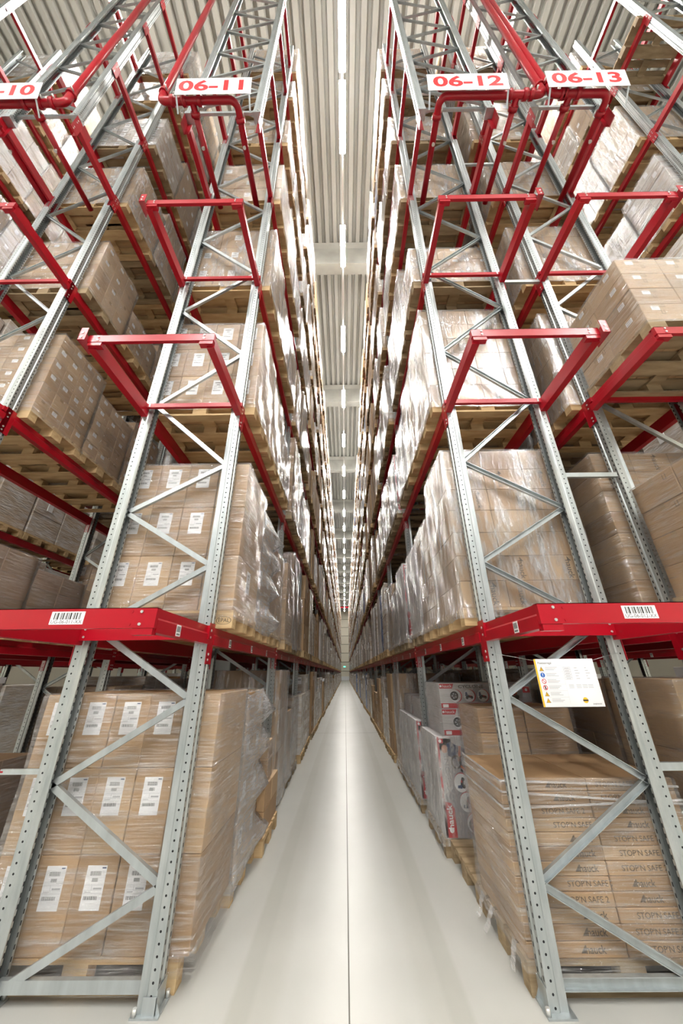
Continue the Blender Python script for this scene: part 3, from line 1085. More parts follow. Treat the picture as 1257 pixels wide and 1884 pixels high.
# ---- rack 06-11, first bay
L('L1', 0, 0, 0, 'wrapped tall brown cartons with big white labels', H(0, 1.53), 5, 1, 3, lab=BIG, dx=-0.05, wx=1.31, skip_aisle=True)
L('L1', 0, 0, 1, 'plain cartons with film stretched out in points', H(0, 1.5), 2, 2, 4, flare=1, lab=MID, dx=0.02)
low = load('L1', 0, 0, 2, 'low stack of open brown cartons with crumpled film', 0.42, 3, 2, 2, film=None, lab=None, dx=0.1)
used.add(('L1', 0, 0, 2))
for dz_, ix in ((0.0, 1),):
    for a in range(2):
        new('carton', carton_mesh(0.38, 0.3, 0.2, CARD[a], True), low, (0.36 - 0.42 * a, -0.02 + 0.06 * a, 0.566))
        new('carton', carton_mesh(0.36, 0.28, 0.17, CARD[1 - a], True), low, (0.36 - 0.42 * a, 0.0, 0.767))
new('stretch_film', FILMS[2], low, (0.3, 0.02, 0.5), 0.05, (0.5, 0.6, 0.44))
L('L1', 0, 1, 0, 'wrapped pallet of brown cartons with white labels', H(1, 3.58), 4, 1, 3, lab=BIG, dx=0.03, skip_aisle=True)
L('L1', 0, 1, 1, 'cartons with film stretched out in points', H(1, 3.5), 2, 2, 4, flare=1, lab=MID)
L('L1', 0, 1, 2, 'wrapped brown cartons', H(1, 3.3), 3, 2, 3, lab=MID, detail=2)
L('L1', 0, 2, 0, 'wrapped pallet of brown cartons with white labels', H(2, 5.66), 4, 1, 3, lab=(LAB_BIG, 0.02, 0.6))
L('L1', 0, 2, 1, 'wrapped brown cartons', H(2, 5.5), 3, 2, 3, lab=MID)
L('L1', 0, 2, 2, 'wrapped brown cartons', H(2, 5.2), 3, 2, 4, detail=2, film='milky')
L('L1', 0, 3, 0, 'wrapped wide brown cartons with white labels', H(3, 7.72), 3, 2, 3, lab=(LAB_MID, 0.1, 0.6), film='milky')
L('L1', 0, 3, 1, 'wrapped brown cartons', H(3, 7.5), 3, 2, 3, film='milky')
L('L1', 0, 3, 2, 'wrapped brown cartons', H(3, 7.6), 3, 2, 4, detail=2, film='milky')
L('L1', 0, 4, 0, 'wrapped pallet of light cartons with white labels', H(4, 9.76), 3, 2, 3, lab=(LAB_MID, 0.1, 0.5))
L('L1', 0, 5, 0, 'wrapped pallet of light cartons with white labels', H(5, 11.55), 4, 2, 3, lab=MID)
L('L1', 0, 6, 0, 'wrapped pallet of light cartons', H(6, 13.55), 4, 2, 3, detail=2, film='milky')
L('L1', 0, 7, 0, 'wrapped pallet of light cartons', H(7, 15.6), 3, 2, 4, detail=2, film='milky')
# ---- rack 06-12, first bay
rl = L('R1', 0, 0, 0, 'wrapped stack of flat printed cartons', 0.85, 2, 1, 12, logo='safe', dx=0.05, dy=-0.03, old=True)
L('R1', 0, 1, 0, 'streaky wrapped cartons with upright black print', H(1, 3.7), 3, 2, 7, logo='hauckv', film='milky')
L('R1', 0, 1, 1, 'streaky wrapped narrow cartons', H(1, 3.35), 3, 2, 7, film='milky')
L('R1', 0, 2, 0, 'streaky wrapped pallet of cartons', H(2, 5.85), 4, 2, 6, logo='hauckv', film='milky')
L('R1', 0, 2, 1, 'streaky wrapped cartons', H(2, 5.75), 3, 2, 6, film='milky')
L('R1', 0, 3, 0, 'wrapped pallet of light cartons', H(3, 7.2), 3, 2, 3, film='milky', old=True, lab=(LAB_SMALL, 0.1, 0.85))
L('R1', 0, 4, 0, 'glossy wrapped pallet of light cartons', H(4, 9.66), 4, 2, 4, film='milky', old=True)
L('R1', 0, 5, 0, 'glossy wrapped pallet of light cartons', H(5, 11.6), 4, 2, 4, film='milky', detail=2, old=True)
L('R1', 0, 6, 0, 'glossy wrapped pallet of light cartons', H(6, 13.6), 4, 2, 4, film='milky', detail=2, old=True)
L('R1', 0, 7, 0, 'glossy wrapped pallet of light cartons', H(7, 15.5), 4, 2, 4, film='milky', detail=2, old=True)
fb_ = MB()
for (za, zb, ya, yb) in ((0.93, 0.86, -0.408, -0.42), (0.84, 0.88, -0.409, -0.416), (0.99, 0.95, -0.404, -0.408)):
    fb_.bar((-0.59, ya, za), (0.6, yb, zb), 0.012, 0.004, FILM3, (0, 1, 0))
    fb_.bar((-0.59, ya, za), (-0.6, 0.38, za + 0.02), 0.012, 0.004, FILM3, (1, 0, 0))
new('film_band', fb_.mesh('film_band'), rl)
ft = MB()
rq = random.Random(3)
for (yy, zz) in ((-0.25, 0.16), (0.1, 0.15), (0.3, 0.15)):
    px, py_, pz = -0.6, yy, zz
    for i in range(5):
        qx, qy, qz = px - rq.uniform(0.002, 0.02), py_ + rq.uniform(-.02, .02), pz - 0.026
        ft.face([(px, py_ - .03, pz), (px - .004, py_ + .03, pz), (qx - .004, qy + .025, qz), (qx, qy - .025, qz)], FILM3, True)
        px, py_, pz = qx, qy, qz
new('film_tail', ft.mesh('film_tail'), rl)
# part-empty pallet with a small wrapped stack at its rear
used.add(('R1', 0, 0, 1))
sm = load('R1', 0, 0, 1, 'half-empty old pallet with a small wrapped stack', 0, 1, 1, 1, old=True, dx=0.05, dy=-0.03)
for iz in range(6):
    for ix in range(2):
        new('carton', carton_mesh(0.43, 0.6, 0.196, CARD[(iz + ix) % 3], False), sm, (-0.16 + 0.44 * ix, -0.02, 0.145 + 0.2 * iz))
new('stretch_film', FILMS[1], sm, (0.06, -0.02, 0.145), 0.0, (0.9, 0.62, 1.21))
wl = MB().box(-0.03, 0.03, -0.0012, 0, -0.055, 0.055, WHITE).mesh('shipping_label')

# ---- the printed packages in the first bay of rack 06-12
def wheel(mb, c, u, v, r, e):
    n_ = Vector(u).cross(Vector(v))
    c = Vector(c)
    mb.disc(c, u, v, r, r, INK, 20)
    mb.disc(c + n_ * e, u, v, r * 0.62, r * 0.62, GREYINK, 16)
    for a in range(5):
        an = a * 2 * math.pi / 5
        d = Vector(u) * math.cos(an) + Vector(v) * math.sin(an)
        p = Vector(u) * -math.sin(an) + Vector(v) * math.cos(an)
        mb.face([c + n_ * 2 * e + p * r * .09, c + n_ * 2 * e - p * r * .09, c + n_ * 2 * e + d * r * .62 - p * r * .12, c + n_ * 2 * e + d * r * .62 + p * r * .12], INK)
    return mb
def kart(mb, c, u, v, s, e):
    """small flat picture of a pedal kart"""
    c, u, v = Vector(c), Vector(u), Vector(v)
    n_ = u.cross(v)
    q = lambda a, b_, l=0: c + u * (a * s) + v * (b_ * s) + n_ * (e * l)
    mb.face([q(-.8, -.3), q(.6, -.5), q(.9, -.2), q(.1, .1), q(-.5, .2)], INK)
    mb.face([q(-.9, -.1, 1), q(-.3, -.1, 1), q(-.4, .7, 1), q(-.8, .75, 1)], DENIM)
    mb.face([q(.0, -.15, 1), q(.7, -.3, 1), q(.75, -.1, 1), q(.1, .1, 1)], PACKRED)
    mb.disc(q(.55, -.35, 2), u, v, .3 * s, .3 * s, INK, 12)
    mb.disc(q(-.55, -.4, 2), u, v, .32 * s, .32 * s, INK, 12)
    return mb
def panel_wide(w, h, facing_u=(1, 0, 0)):
    """long side of the package: red tab, name, round pictures, red foot band"""
    mb = MB()
    u, v = Vector(facing_u), Vector((0, 0, 1))
    n_ = u.cross(v)
    e = 0.0006
    q = lambda a, b_, l=0: u * (a * w) + v * (b_ * h) + n_ * (e * l)
    mb.face([q(-.5, 0), q(.5, 0), q(.5, 1), q(-.5, 1)], PACKGREY)
    mb.face([q(-.5, 0.2, .5), q(-.2, 0.2, .5), q(-.1, 1, .5), q(-.5, 1, .5)], PACKWHITE)
    mb.face([q(-.5, 0, 1), q(.5, 0, 1), q(.5, .2, 1), q(-.5, .2, 1)], PACKRED)
    mb.face([q(-.5, .8, 1), q(-.36, .8, 1), q(-.34, 1, 1), q(-.5, 1, 1)], PACKRED)
    mb.text('hauck', q(-.415, .9, 2), u, v, h * 0.17, WHITE, 1.1)
    mb.disc(q(-.485, .9, 2), u, v, h * .05, h * .05, WHITE, 10)
    mb.text('CYCLONE', q(-.15, .87, 2), u, v, h * 0.17, INK, 1.5, 0.03)
    mb.face([q(-.48, .03, 2), q(-.42, .03, 2), q(-.42, .16, 2), q(-.48, .16, 2)], WHITE)
    for i, a in enumerate((-.33, -.18, -.03)):
        mb.disc(q(a + .01, .5, 1), u, v, h * .26, h * .26, PACKRED, 20)
        mb.disc(q(a, .5, 2), u, v, h * .25, h * .25, WHITE, 20)
        if i == 0:
            wheel(mb, q(a - .015, .5, 3), u, v, h * .19, e)
        else:
            kart(mb, q(a, .5, 3), u, v, h * .2, e)
    wheel(mb, q(.13, .42, 3), u, v, h * .19, e)
    mb.face([q(.1, .3, 2), q(.3, .3, 2), q(.36, .6, 2), q(.2, .8, 2)], ORANGE)
    kart(mb, q(.3, .55, 3), u, v, h * .34, e)
    mb.face([q(.42, .6, 1), q(.5, .6, 1), q(.5, .85, 1), q(.42, .85, 1)], PACKRED)
    mb.disc(q(.46, .72, 2), u, v, h * .06, h * .06, WHITE, 10)
    return mb.mesh('printed_side')
def panel_tall(w, h):
    """the same package stood on end: everything turned a quarter turn"""
    mb = MB()
    X, Z = Vector((1, 0, 0)), Vector((0, 0, 1))
    n_ = X.cross(Z)
    e = 0.0006
    q = lambda a, b_, l=0: X * (a * w) + Z * (b_ * h) + n_ * (e * l)
    mb.face([q(-.5, 0), q(.5, 0), q(.5, 1), q(-.5, 1)], PACKGREY)
    mb.face([q(-.5, .86, .5), q(.5, .86, .5), q(.5, 1, .5), q(-.5, 1, .5)], PACKWHITE)
    mb.face([q(-.44, .4, .5), q(-.18, .46, .5), q(-.1, .98, .5), q(-.44, .98, .5)], PACKWHITE)
    mb.face([q(-.5, 0, 1), q(-.44, 0, 1), q(-.44, 1, 1), q(-.5, 1, 1)], PACKRED)
    mb.face([q(-.5, 0, 1), q(-.2, 0, 1), q(-.2, .27, 1), q(-.27, .32, 1), q(-.44, .34, 1), q(-.5, .34, 1)], PACKRED)
    mb.face([q(-.5, .93, 1.5), q(-.32, .93, 1.5), q(-.32, .98, 1.5), q(-.5, .98, 1.5)], PACKRED)
    mb.disc(q(-.41, .955, 2), X, Z, w * .045, w * .045, WHITE, 10)
    mb.text('hauck', q(-.335, .19, 2), Z, -X, w * .2, WHITE, 1.1, 0.02)
    mb.disc(q(-.335, .07, 2), X, Z, w * .06, w * .06, WHITE, 12)
    mb.text('CYCLONE', q(-.27, .58, 2), Z, -X, w * .17, GREYINK, 1.45, 0.03)
    # the rider on the kart, lying on its side like the rest of the print
    mb.disc(q(-.3, .87, 2), X, Z, w * .09, w * .1, SKIN, 14)
    mb.face([q(-.22, .8, 2), q(.0, .76, 2), q(.06, .9, 2), q(-.1, .95, 2), q(-.22, .93, 2)], DENIM)
    mb.face([q(-.02, .92, 2.5), q(.5, .84, 2.5), q(.5, .78, 2.5), q(.0, .82, 2.5)], DENIM)
    mb.face([q(.06, .74, 3), q(.13, .74, 3), q(.18, .9, 3), q(.1, .9, 3)], ORANGE)
    mb.disc(q(.0, .73, 3), X, Z, w * .15, w * .17, INK, 20, 0.72)
    mb.disc(q(.2, .74, 3), X, Z, w * .13, w * .15, INK, 20, 0.72)
    mb.face([q(.12, .7, 3.5), q(.5, .6, 3.5), q(.5, .54, 3.5), q(.1, .68, 3.5)], ORANGE)
    mb.face([q(.1, .67, 2), q(.5, .52, 2), q(.5, .47, 2), q(.1, .64, 2)], INK)
    for i, (a, b_) in enumerate(((.07, .52), (.17, .33), (.3, .13))):
        mb.disc(q(a + .01, b_ + .004, 1.5), X, Z, w * .21, h * .1, PACKRED, 20)
        mb.disc(q(a, b_, 2), X, Z, w * .2, h * .095, WHITE, 20)
        if i < 2:
            kart(mb, q(a, b_, 3), Z, -X, w * .15, e)
        else:
            wheel(mb, q(a, b_ - .01, 3), X, Z, w * .15, e)
    return mb.mesh('printed_side')
def package_load(row, k, lv, slot, desc, tall_h, n_flat, dx=0.0, dy=0.0):
    used.add((row, k, lv, slot))
    r = ROWS[row]
    xc = (r['a'] + r['o']) / 2 + dx
    yc = Y0 + P * k + 0.54 + 0.81 * slot + dy
    t = thing('pallet_load', (xc, yc, LEV[lv]), '%s, %s, %s bay, %s, %s place' % (desc, RN[row], ORD[k], TIERN[lv], ['front', 'middle', 'back'][slot]), 'pallet load', 'loaded pallets in the racks')
    new('pallet', PAL[1], t)
    w = 0.386
    bm = MB().cbox(-w / 2, w / 2, -0.39, 0.39, 0, tall_h, 0.004, PACKWHITE).mesh('package')
    pm = panel_tall(w - 0.01, tall_h - 0.01)
    for i in range(3):
        c = new('package', bm, t, (-0.39 + 0.39 * i, 0, 0.145))
        new('printed_side', pm, c, (0, -0.3908, 0.005))
    fh = 0.262
    fb = MB().cbox(-0.53, 0.53, -0.36, 0.36, 0, fh, 0.004, PACKWHITE).mesh('package')
    fp = panel_wide(1.05, fh - 0.01)
    for i in range(n_flat):
        c = new('package', fb, t, (0.05, 0.0, 0.145 + tall_h + 0.264 * i))
        new('printed_side', fp, c, (0, -0.3608, 0.005))
    new('stretch_film', FILMS_M[1], t, (0, 0, 0.145), 0, (1.19, 0.8, tall_h + 0.003))
    if n_flat:
        new('stretch_film', FILMS[0], t, (0.05, 0, 0.145 + tall_h), 0, (1.08, 0.74, 0.264 * n_flat))
    return t
package_load('R1', 0, 0, 2, 'upright pedal kart packages, two lying on top', 0.87, 2, 0.0, -0.03)
package_load('R1', 1, 0, 0, 'upright kart packages in milky film', 0.9, 1)
package_load('R1', 1, 0, 1, 'upright kart packages in milky film', 0.9, 1)
package_load('R1', 0, 1, 2, 'red and white kart packages in film', 1.15, 0)
package_load('R1', 1, 1, 0, 'red and white kart packages in film', 1.2, 0)
package_load('R1', 1, 1, 1, 'red and white kart packages in film', 0.95, 1)
package_load('R1', 0, 2, 2, 'red and white kart packages in film', 1.2, 0)
package_load('R1', 1, 2, 0, 'red and white kart packages in film', 1.2, 0)

# ---- overhang loads of rack 06-13
load('R2', 0, 2, 0, '', H(2, 5.2), 3, 2, 4, lab=SML, logo='arrow', x=3.18, y=2.40, film='clear', old=True, tape=True,
     label='pallet of small taped cartons on the second tier overhang of rack 06-13')
load('R2', 0, 1, 0, '', H(1, 3.05), 3, 2, 4, logo='arrow', x=3.04, y=2.24, film='clear', tape=True,
     label='plain brown cartons with arrow marks on the first tier overhang of rack 06-13')
# ---- rack 06-10 and 06-13, first bay
for slot in range(3):
    L('L0', 0, 2, slot, 'brown cartons with a small label each', H(2, 5.52 - 0.02 * slot if slot != 1 else 5.3), 4, 4 if slot == 0 else 3, 6 if slot == 0 else 5, lab=(LAB_SMALL, -0.1, 0.72), tape=True)
    L('L0', 0, 3, slot, 'brown cartons with a small label each', H(3, (7.5, 7.1, 7.3)[slot]), 4, 3, 4, lab=(LAB_SMALL, -0.1, 0.72), tape=True, old=slot == 0)
L('L0', 0, 4, 0, 'light cartons with small labels under film', H(4, 9.75), 4, 3, 5, lab=(LAB_SMALL, -0.1, 0.72), film='milky')
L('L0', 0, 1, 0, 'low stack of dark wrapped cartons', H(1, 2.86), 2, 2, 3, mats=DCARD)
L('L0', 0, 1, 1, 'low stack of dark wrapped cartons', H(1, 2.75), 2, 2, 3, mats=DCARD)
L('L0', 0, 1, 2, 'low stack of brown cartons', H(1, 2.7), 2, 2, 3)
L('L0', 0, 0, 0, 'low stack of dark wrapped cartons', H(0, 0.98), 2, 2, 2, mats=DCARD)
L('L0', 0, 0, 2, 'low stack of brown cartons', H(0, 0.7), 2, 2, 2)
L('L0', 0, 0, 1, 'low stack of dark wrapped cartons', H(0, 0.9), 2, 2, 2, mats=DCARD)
L('R2', 0, 0, 0, 'wrapped brown cartons with upright black print', H(0, 1.6), 2, 2, 3, logo='hauckv')
L('R2', 0, 1, 0, 'wrapped brown cartons with upright black print', H(1, 3.65), 3, 2, 7, logo='hauckv')
L('R2', 0, 2, 0, 'streaky wrapped brown cartons', H(2, 5.75), 3, 2, 6, film='milky', logo='hauckv')
L('R2', 0, 3, 0, 'wrapped light cartons', H(3, 7.7), 3, 2, 5, film='milky')
L('R2', 0, 4, 0, 'wrapped light cartons', H(4, 9.7), 3, 2, 5, film='milky', detail=2)
# pallet of rack beyond 06-13 hanging over the end at the sixth tier
load('R3', 0, 6, 0, '', 0, 3, 2, 3, x=6.13, y=2.42, old=True, label='empty pallet seen from below on the sixth tier overhang beyond rack 06-13')

# ---- the other places: variants
def variant(row, k, lv, slot):
    rr = random.Random(lv * 1009 + slot * 101 + k * 13 + sum(map(ord, row)) * 7)
    gap = (LEV[lv + 1] if lv < 7 else LEV[lv] + 1.9) - LEV[lv] - 0.145 - 0.2
    h = gap * rr.choice([0.98, 0.9, 0.82, 0.7, 0.94, 0.86, 0.6]) - 0.06
    h = min(h, 1.75)
    nx, ny, nz = rr.choice([(3, 2, 3), (3, 2, 4), (4, 2, 4), (2, 2, 3), (4, 3, 5), (2, 2, 4), (4, 2, 6)])
    mats, desc = rr.choice([(CARD, 'brown cartons'), (CARD, 'brown cartons'), (WRAP, 'streaky wrapped cartons'), (WRAP, 'streaky wrapped cartons'), (CARD[:2], 'light brown cartons')])
    if rr.random() < 0.06 and row == 'R1':
        mats, desc = [PACKBLUE], 'blue packages'
    elif rr.random() < 0.06:
        mats, desc = [PACKWHITE], 'white packages'
    return h, nx, ny, nz, mats, desc, rr
HW = {}
def hword(h):
    return 'tall' if h > 1.35 else ('low' if h < 0.9 else 'medium')
INDIV = [('L1', 4, range(0, 8)), ('R1', 4, range(0, 8)), ('L0', 2, range(0, 8)), ('R2', 1, range(0, 8)), ('LL', 1, range(4, 8)), ('R3', 2, range(4, 8))]
indiv = set()
count = 0
for row, nb, lvs in INDIV:
    for k in range(nb):
        for lv in lvs:
            for slot in range(3):
                if row == 'R3' and k == 1 and slot == 2:
                    continue
                indiv.add((row, k, lv, slot))
                if (row, k, lv, slot) in used:
                    continue
                h, nx, ny, nz, mats, desc, rr = variant(row, k, lv, slot)
                load(row, k, lv, slot, '%s load of %s' % (hword(h), desc), h, nx, ny, nz, mats=mats, film=rr.choice(['clear', 'milky']) if k < 2 else None,
                     lab=MID if rr.random() < 0.5 else None, detail=2, old=rr.random() < 0.3, dx=rr.uniform(-.02, .02))
# distant loads: one object
ds = MB()
def far_load(row, k, lv, slot):
    r = ROWS[row]
    h, nx, ny, nz, mats, desc, rr = variant(row, k, lv, slot)
    if rr.random() < 0.03:
        return
    xc = (r['a'] + r['o']) / 2 + rr.uniform(-.03, .03)
    yc = Y0 + P * k + 0.54 + 0.81 * slot + rr.uniform(-.015, .015)
    z = LEV[lv]
    w = WOOD[1 if rr.random() < 0.3 else 0]
    for y in (-0.35, 0.0, 0.35):
        ds.box(xc - 0.6, xc + 0.6, yc + y - 0.05, yc + y + 0.05, z, z + 0.022, w)
        for x in (-0.53, 0.53):
            ds.box(xc + x - 0.07, xc + x + 0.07, yc + y - 0.05, yc + y + 0.05, z + 0.022, z + 0.1, w)
    ds.box(xc - 0.6, xc + 0.6, yc - 0.4, yc + 0.4, z + 0.1, z + 0.144, w)
    if mats is CARD or mats == CARD[:2]:
        mats = WRAP if rr.random() < 0.85 else CARD
    if rr.random() < 0.5 or k > 14:
        ds.cbox(xc - 0.585, xc + 0.585, yc - 0.39, yc + 0.39, z + 0.145, z + 0.145 + h, 0.012, rr.choice(mats))
        if rr.random() < 0.35:
            ds.box(xc - 0.6, xc + 0.6, yc - 0.4, yc + 0.4, z + 0.145 + h - 0.1, z + 0.15 + h, WHITE)
    else:
        n_ = rr.choice([2, 3, 4])
        for i in range(n_):
            j = rr.uniform(-.012, .012)
            ds.cbox(xc - 0.585 + j, xc + 0.585 + j, yc - 0.39, yc + 0.39, z + 0.145 + h * i / n_, z + 0.143 + h * (i + 1) / n_, 0.008, rr.choice(mats))
    if rr.random() < 0.5:
        xf = xc + 0.6 * r['s']
        zc = z + 0.145 + h * rr.uniform(.3, .8)
        ds.box(xf - 0.012, xf + 0.003, yc - 0.1, yc + 0.03, zc - 0.1, zc + 0.1, WHITE)
for row, r in ROWS.items():
    for k in range(r['n']):
        for lv in range(8):
            for slot in range(3):
                if (row, k, lv, slot) in indiv:
                    continue
                far_load(row, k, lv, slot)
tag(new('distant_pallet_load', ds.mesh('distant_pallet_load')), 'the many wrapped pallet loads of the distant bays along the aisles', 'pallet load', None, 'stuff')

# EPAL stamp on the pallet above the first beam
for o in list(COL.objects):
    if o.name.startswith('pallet_load') and o['label'].startswith('wrapped pallet of brown cartons with white labels, rack 06-11, first bay, first tier'):
        for c in o.children:
            if c.name.startswith('pallet') and 'load' not in c.name:
                st = MB()
                U, V = (1, 0, 0), (0, 0, 1)
                st.disc((0, 0, 0), U, V, 0.062, 0.032, INK, 28, 0.93)
                st.text('EPAL', (0, 0, 0), U, V, 0.042, INK, 1.05)
                new('stamp', st.mesh('stamp'), c, (0.528, -0.4006, 0.061))

# ------------------------------------------------------------------ signs
def rack_sign(row, txt, x0, x1, z0, z1, y):
    cx, w, h = (x0 + x1) / 2, x1 - x0, z1 - z0
    t = thing('rack_sign', (cx, y, z0), 'white rack number sign reading %s in red digits' % txt, 'sign', 'rack number signs')
    t.rotation_euler = (math.radians(9), 0, 0)
    new('sign_plate', MB().box(-w / 2, w / 2, -0.003, 0.0, 0, h, SIGNWHITE).mesh('sign_plate'), t)
    lt = MB()
    vs, fs, tw = text_geo(txt, 0.03)
    size = h * 0.86
    lt.text(txt, (0, -0.0042, h * 0.5), (1, 0, 0), (0, 0, 1), size, SIGNRED, w * 0.86 / (tw * size), 0.03)
    new('lettering', lt.mesh('lettering'), t)
    for sx in (-1, 1):
        new('bracket', MB().bar((sx * (w / 2 - 0.02), 0.004, 0.0), (sx * (w / 2 - 0.02), 0.1, -0.16), 0.02, 0.004, STEEL, (0, 0, 1)).mesh('bracket'), t)
rack_sign('L1', '06-11', -2.04, -1.09, 8.21, 8.53, 1.72)
rack_sign('R1', '06-12', 1.12, 2.13, 8.2, 8.52, 1.72)
rack_sign('R2', '06-13', 2.62, 3.63, 8.24, 8.56, 1.72)
rack_sign('L0', '06-10', -4.74, -3.74, 8.17, 8.49, 1.72)

# ------------------------------------------------------------------ sprinkler pipes
def arc(c, a, b_, r, n=6):
    """quarter bend: from c+a*r ... to c+b*r"""
    c, a, b_ = Vector(c), Vector(a), Vector(b_)
    return [c + a * r * math.cos(t * math.pi / 2 / n) + b_ * r * math.sin(t * math.pi / 2 / n) for t in range(n + 1)]
def clamp(p, axis):
    p, axis = Vector(p), Vector(axis)
    return MB().tube([p - axis * 0.025, p + axis * 0.025], 0.06, RED, 12).bolt(p + Vector((0.05, -0.03, 0.0)), (0, -1, 0), 0.012, 0.05).mesh('pipe_clamp')
PR = 0.043
def pipes(row, xr, xb, xc, label):
    """riser at xr going up, branch into the rack at xb (bend) and xc (tee)"""
    yp, zp = 1.8, 8.32
    t = thing('sprinkler_pipe', (xr, yp, zp), label, 'pipe', 'red sprinkler pipes')
    s = 1 if xb > xr else -1
    R = 0.09
    def loc(p):
        return Vector(p) - Vector((xr, yp, zp))
    m = MB()
    pts = [Vector((xr, yp, CEIL - 0.3)), Vector((xr, yp, zp + R))]
    pts += [Vector((xr + s * R, yp, zp + R)) + Vector((-s * R * math.cos(a), 0, -R * math.sin(a))) for a in [i * math.pi / 12 for i in range(1, 7)]]
    pts += [Vector((xb - s * R, yp, zp))]
    pts += [Vector((xb - s * R, yp + R, zp)) + Vector((s * R * math.sin(a), -R * math.cos(a), 0)) for a in [i * math.pi / 12 for i in range(1, 7)]]
    pts += [Vector((xb, 2.93, zp))]
    m.tube([loc(p) for p in pts], PR, RED, 14)
    new('main_pipe', m.mesh('main_pipe'), t)
    new('branch_pipe', MB().tube([loc((xc, yp, zp)), loc((xc, 2.93, zp))], PR * 0.9, RED, 14).mesh('branch_pipe'), t)
    for p, ax in (((xc - 0.1, yp, zp), (1, 0, 0)), ((xc + 0.1, yp, zp), (1, 0, 0)), ((xc, yp + 0.12, zp), (0, 1, 0)), ((xb, yp + 0.18, zp), (0, 1, 0)), ((xr, yp, zp + 0.25), (0, 0, 1)),
                  ((xr + s * 0.16, yp, zp), (1, 0, 0))):
        new('pipe_clamp', clamp(loc(p), ax), t)
    for xx, ss in ((xb, 1), (xc, 1)):
        p = Vector((xx, yp + 0.42, zp - PR))
        h = MB().tube([loc(p + Vector((0, 0, 0.01))), loc(p - Vector((0, 0, 0.035)))], 0.012, BOLT, 8)
        h.tube([loc(p - Vector((0, 0, 0.035))), loc(p - Vector((0, 0, 0.04)))], 0.022, BOLT, 10)
        new('sprinkler_head', h.mesh('sprinkler_head'), t)
pipes('L1', -2.28, -1.3, -1.87, 'red sprinkler pipe behind sign 06-11 with riser to the roof')
pipes('R1', 2.62, 1.3, 2.28, 'red sprinkler pipe behind sign 06-12 with riser to the roof')
pipes('R2', 2.72, 3.45, 2.95, 'red sprinkler pipe behind sign 06-13 with riser to the roof')
pipes('L0', -3.5, -4.55, -3.92, 'red sprinkler pipe behind sign 06-10 with riser to the roof')
rp = MB().tube([(-8, 90, CEIL - 1.6), (8, 90, CEIL - 1.6)], 0.14, RED, 12)
tag(new('sprinkler_pipe', rp.mesh('sprinkler_pipe')), 'red pipe crossing under the roof at the end of the aisle', 'pipe', 'red sprinkler pipes')

# ------------------------------------------------------------------ notice board on rack 06-12
bd = thing('notice_board', (1.58, 2.755, 1.435), 'white rack safety notice board with yellow edge hung on rack 06-12', 'notice board')
bw, bh = 0.425, 0.305
new('board', MB().box(-bw / 2, bw / 2, -0.002, 0.001, 0, bh, WHITE).mesh('board'), bd)
new('yellow_edge', MB().box(-bw / 2, -bw / 2 + 0.012, -0.0026, -0.002, 0, bh, YELLOW).mesh('yellow_edge'), bd)
pr = MB()
U, V = Vector((1, 0, 0)), Vector((0, 0, 1))
py = -0.0028
Q = lambda a, b_, l=0: Vector((a - bw / 2, py - 0.0003 * l, b_))
def rect(a0, b0, a1, b1, mat, l=0):
    pr.face([Q(a0, b0, l), Q(a1, b0, l), Q(a1, b1, l), Q(a0, b1, l)], mat)
pr.text('Palettenregal', Q(0.073, 0.278), U, V, 0.021, INK, 0.9)
rowsz = [0.24, 0.2, 0.16, 0.12, 0.08, 0.04]
for i, zc in enumerate(rowsz):
    rect(0.022, zc + 0.02, 0.19, zc + 0.0207, GREYINK)
    for k in range(3):
        rect(0.068, zc + 0.008 - 0.008 * k, 0.155 - 0.012 * ((i + k) % 3), zc + 0.0105 - 0.008 * k, GREYINK)
    c = Q(0.042, zc, 0)
    if i in (0, 4, 5):
        pr.face([c + U * -0.016 - V * 0.014, c + U * 0.016 - V * 0.014, c + V * 0.015], INK)
        pr.face([c + U * -0.012 - V * 0.012 - Vector((0, .0003, 0)), c + U * 0.012 - V * 0.012 - Vector((0, .0003, 0)), c + V * 0.011 - Vector((0, .0003, 0))], YELLOW)
        pr.face([Q(0.041, zc - 0.009, 2), Q(0.044, zc - 0.009, 2), Q(0.044, zc + 0.003, 2), Q(0.041, zc + 0.003, 2)], INK)
    elif i == 1:
        pr.disc(c, U, V, 0.016, 0.016, BLUE, 20)
        pr.face([Q(0.040, zc - 0.004, 1), Q(0.044, zc - 0.004, 1), Q(0.0445, zc + 0.011, 1), Q(0.0395, zc + 0.011, 1)], WHITE)
        pr.disc(Q(0.042, zc - 0.009, 1), U, V, 0.0022, 0.0022, WHITE, 8)
    else:
        pr.disc(c, U, V, 0.016, 0.016, SIGNRED, 20, 0.76)
        d = (U - V).normalized()
        e_ = (U + V).normalized()
        pr.face([c + d * 0.013 + e_ * 0.0017, c + d * 0.013 - e_ * 0.0017, c - d * 0.013 - e_ * 0.0017, c - d * 0.013 + e_ * 0.0017], SIGNRED)
        if i == 3:
            pr.face([c + U * -0.004 - V * 0.01, c + U * 0.004 - V * 0.01, c + U * 0.003 + V * 0.01, c - U * 0.003 + V * 0.01], INK)
rect(0.19, 0.02, 0.1907, 0.26, GREYINK)
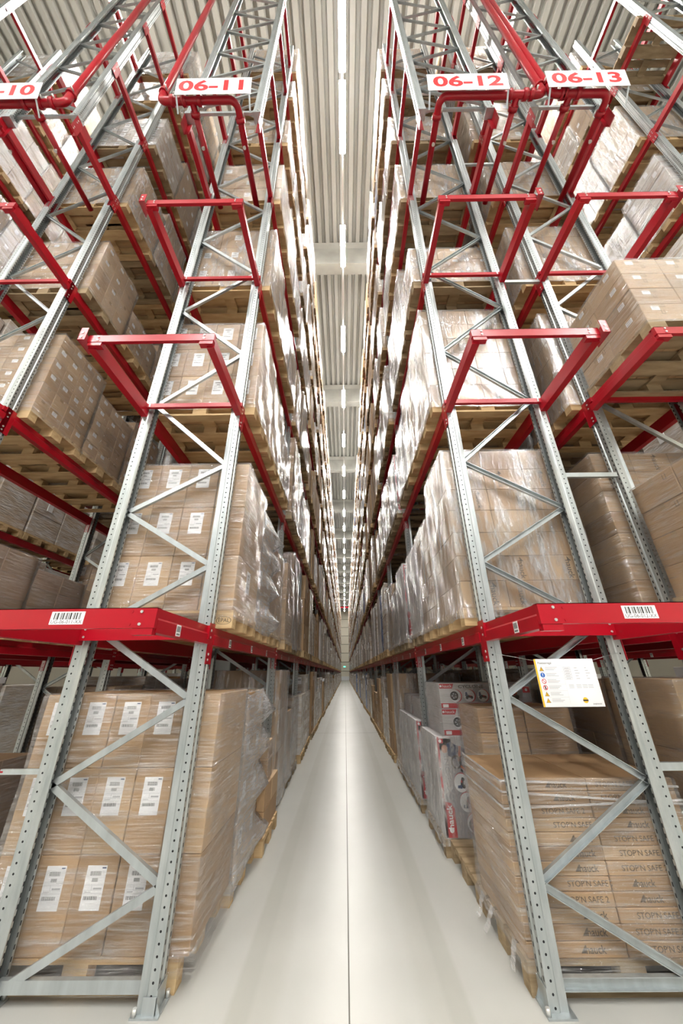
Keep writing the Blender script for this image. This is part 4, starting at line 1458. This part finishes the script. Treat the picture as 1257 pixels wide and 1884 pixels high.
for k in range(5):
    zc = 0.25 - 0.017 * k
    a = 0.198
    rect(a, zc, a + 0.05, zc + 0.0008, DENIM); rect(a, zc - 0.012, a + 0.05, zc - 0.0112, DENIM)
    rect(a, zc - 0.012, a + 0.0008, zc, DENIM); rect(a + 0.0492, zc - 0.012, a + 0.05, zc, DENIM)
    rect(a + 0.008, zc - 0.008, a + 0.04, zc - 0.005, GREYINK)
    rect(0.275, zc - 0.007, 0.275 + 0.02 + 0.006 * (k % 3), zc - 0.004, GREYINK)
    rect(0.35, zc - 0.007, 0.35 + 0.012 + 0.009 * (k % 3), zc - 0.004, GREYINK)
for k in range(3):
    zc = 0.135 - 0.009 * k
    for a in (0.21, 0.262, 0.305, 0.345):
        rect(a, zc, a + 0.035, zc + 0.0025, GREYINK)
pr.disc(Q(0.3, 0.04), U, V, 0.018, 0.018, YELLOW, 20)
rect(0.282, 0.034, 0.318, 0.044, INK, 1)
pr.text('Jungheinrich', Q(0.375, 0.018), U, V, 0.0125, INK, 0.95)
new('printing', pr.mesh('printing'), bd)
new('hanging_wire', MB().tube([(-bw / 2, 0, bh - 0.01), (-0.5, 0.05, bh + 0.05)], 0.0015, STEEL, 5).tube([(bw / 2, 0, bh - 0.01), (0.45, 0.05, bh + 0.04)], 0.0015, STEEL, 5).mesh('hanging_wire'), bd)

# ------------------------------------------------------------------ world, camera
w = D.worlds.new('world')
SC.world = w
w.use_nodes = True
bg = w.node_tree.nodes['Background']
bg.inputs['Color'].default_value = (1.0, 0.99, 0.97, 1)
bg.inputs['Strength'].default_value = 0.2

cam = D.cameras.new('camera')
cam.sensor_fit = 'VERTICAL'
cam.sensor_height = 36.0
cam.lens = 639.28 / 1884 * 36.0
cam.clip_start = 0.05
cam.clip_end = 300
co = D.objects.new('camera', cam)
COL.objects.link(co)
pi_, ya, ro = 0.43434, -0.00549, -0.009884
cp, sp, cy, sy = math.cos(pi_), math.sin(pi_), math.cos(ya), math.sin(ya)
f_ = Vector((sy * cp, cy * cp, sp))
r_ = Vector((cy, -sy, 0))
u_ = r_.cross(f_)
c_, s_ = math.cos(ro), math.sin(ro)
Rv, Uv = r_ * c_ + u_ * s_, u_ * c_ - r_ * s_
M3 = Matrix((Rv, Uv, -f_)).transposed()
co.matrix_world = Matrix.Translation((0, 0, 1.66)) @ M3.to_4x4()
SC.camera = co
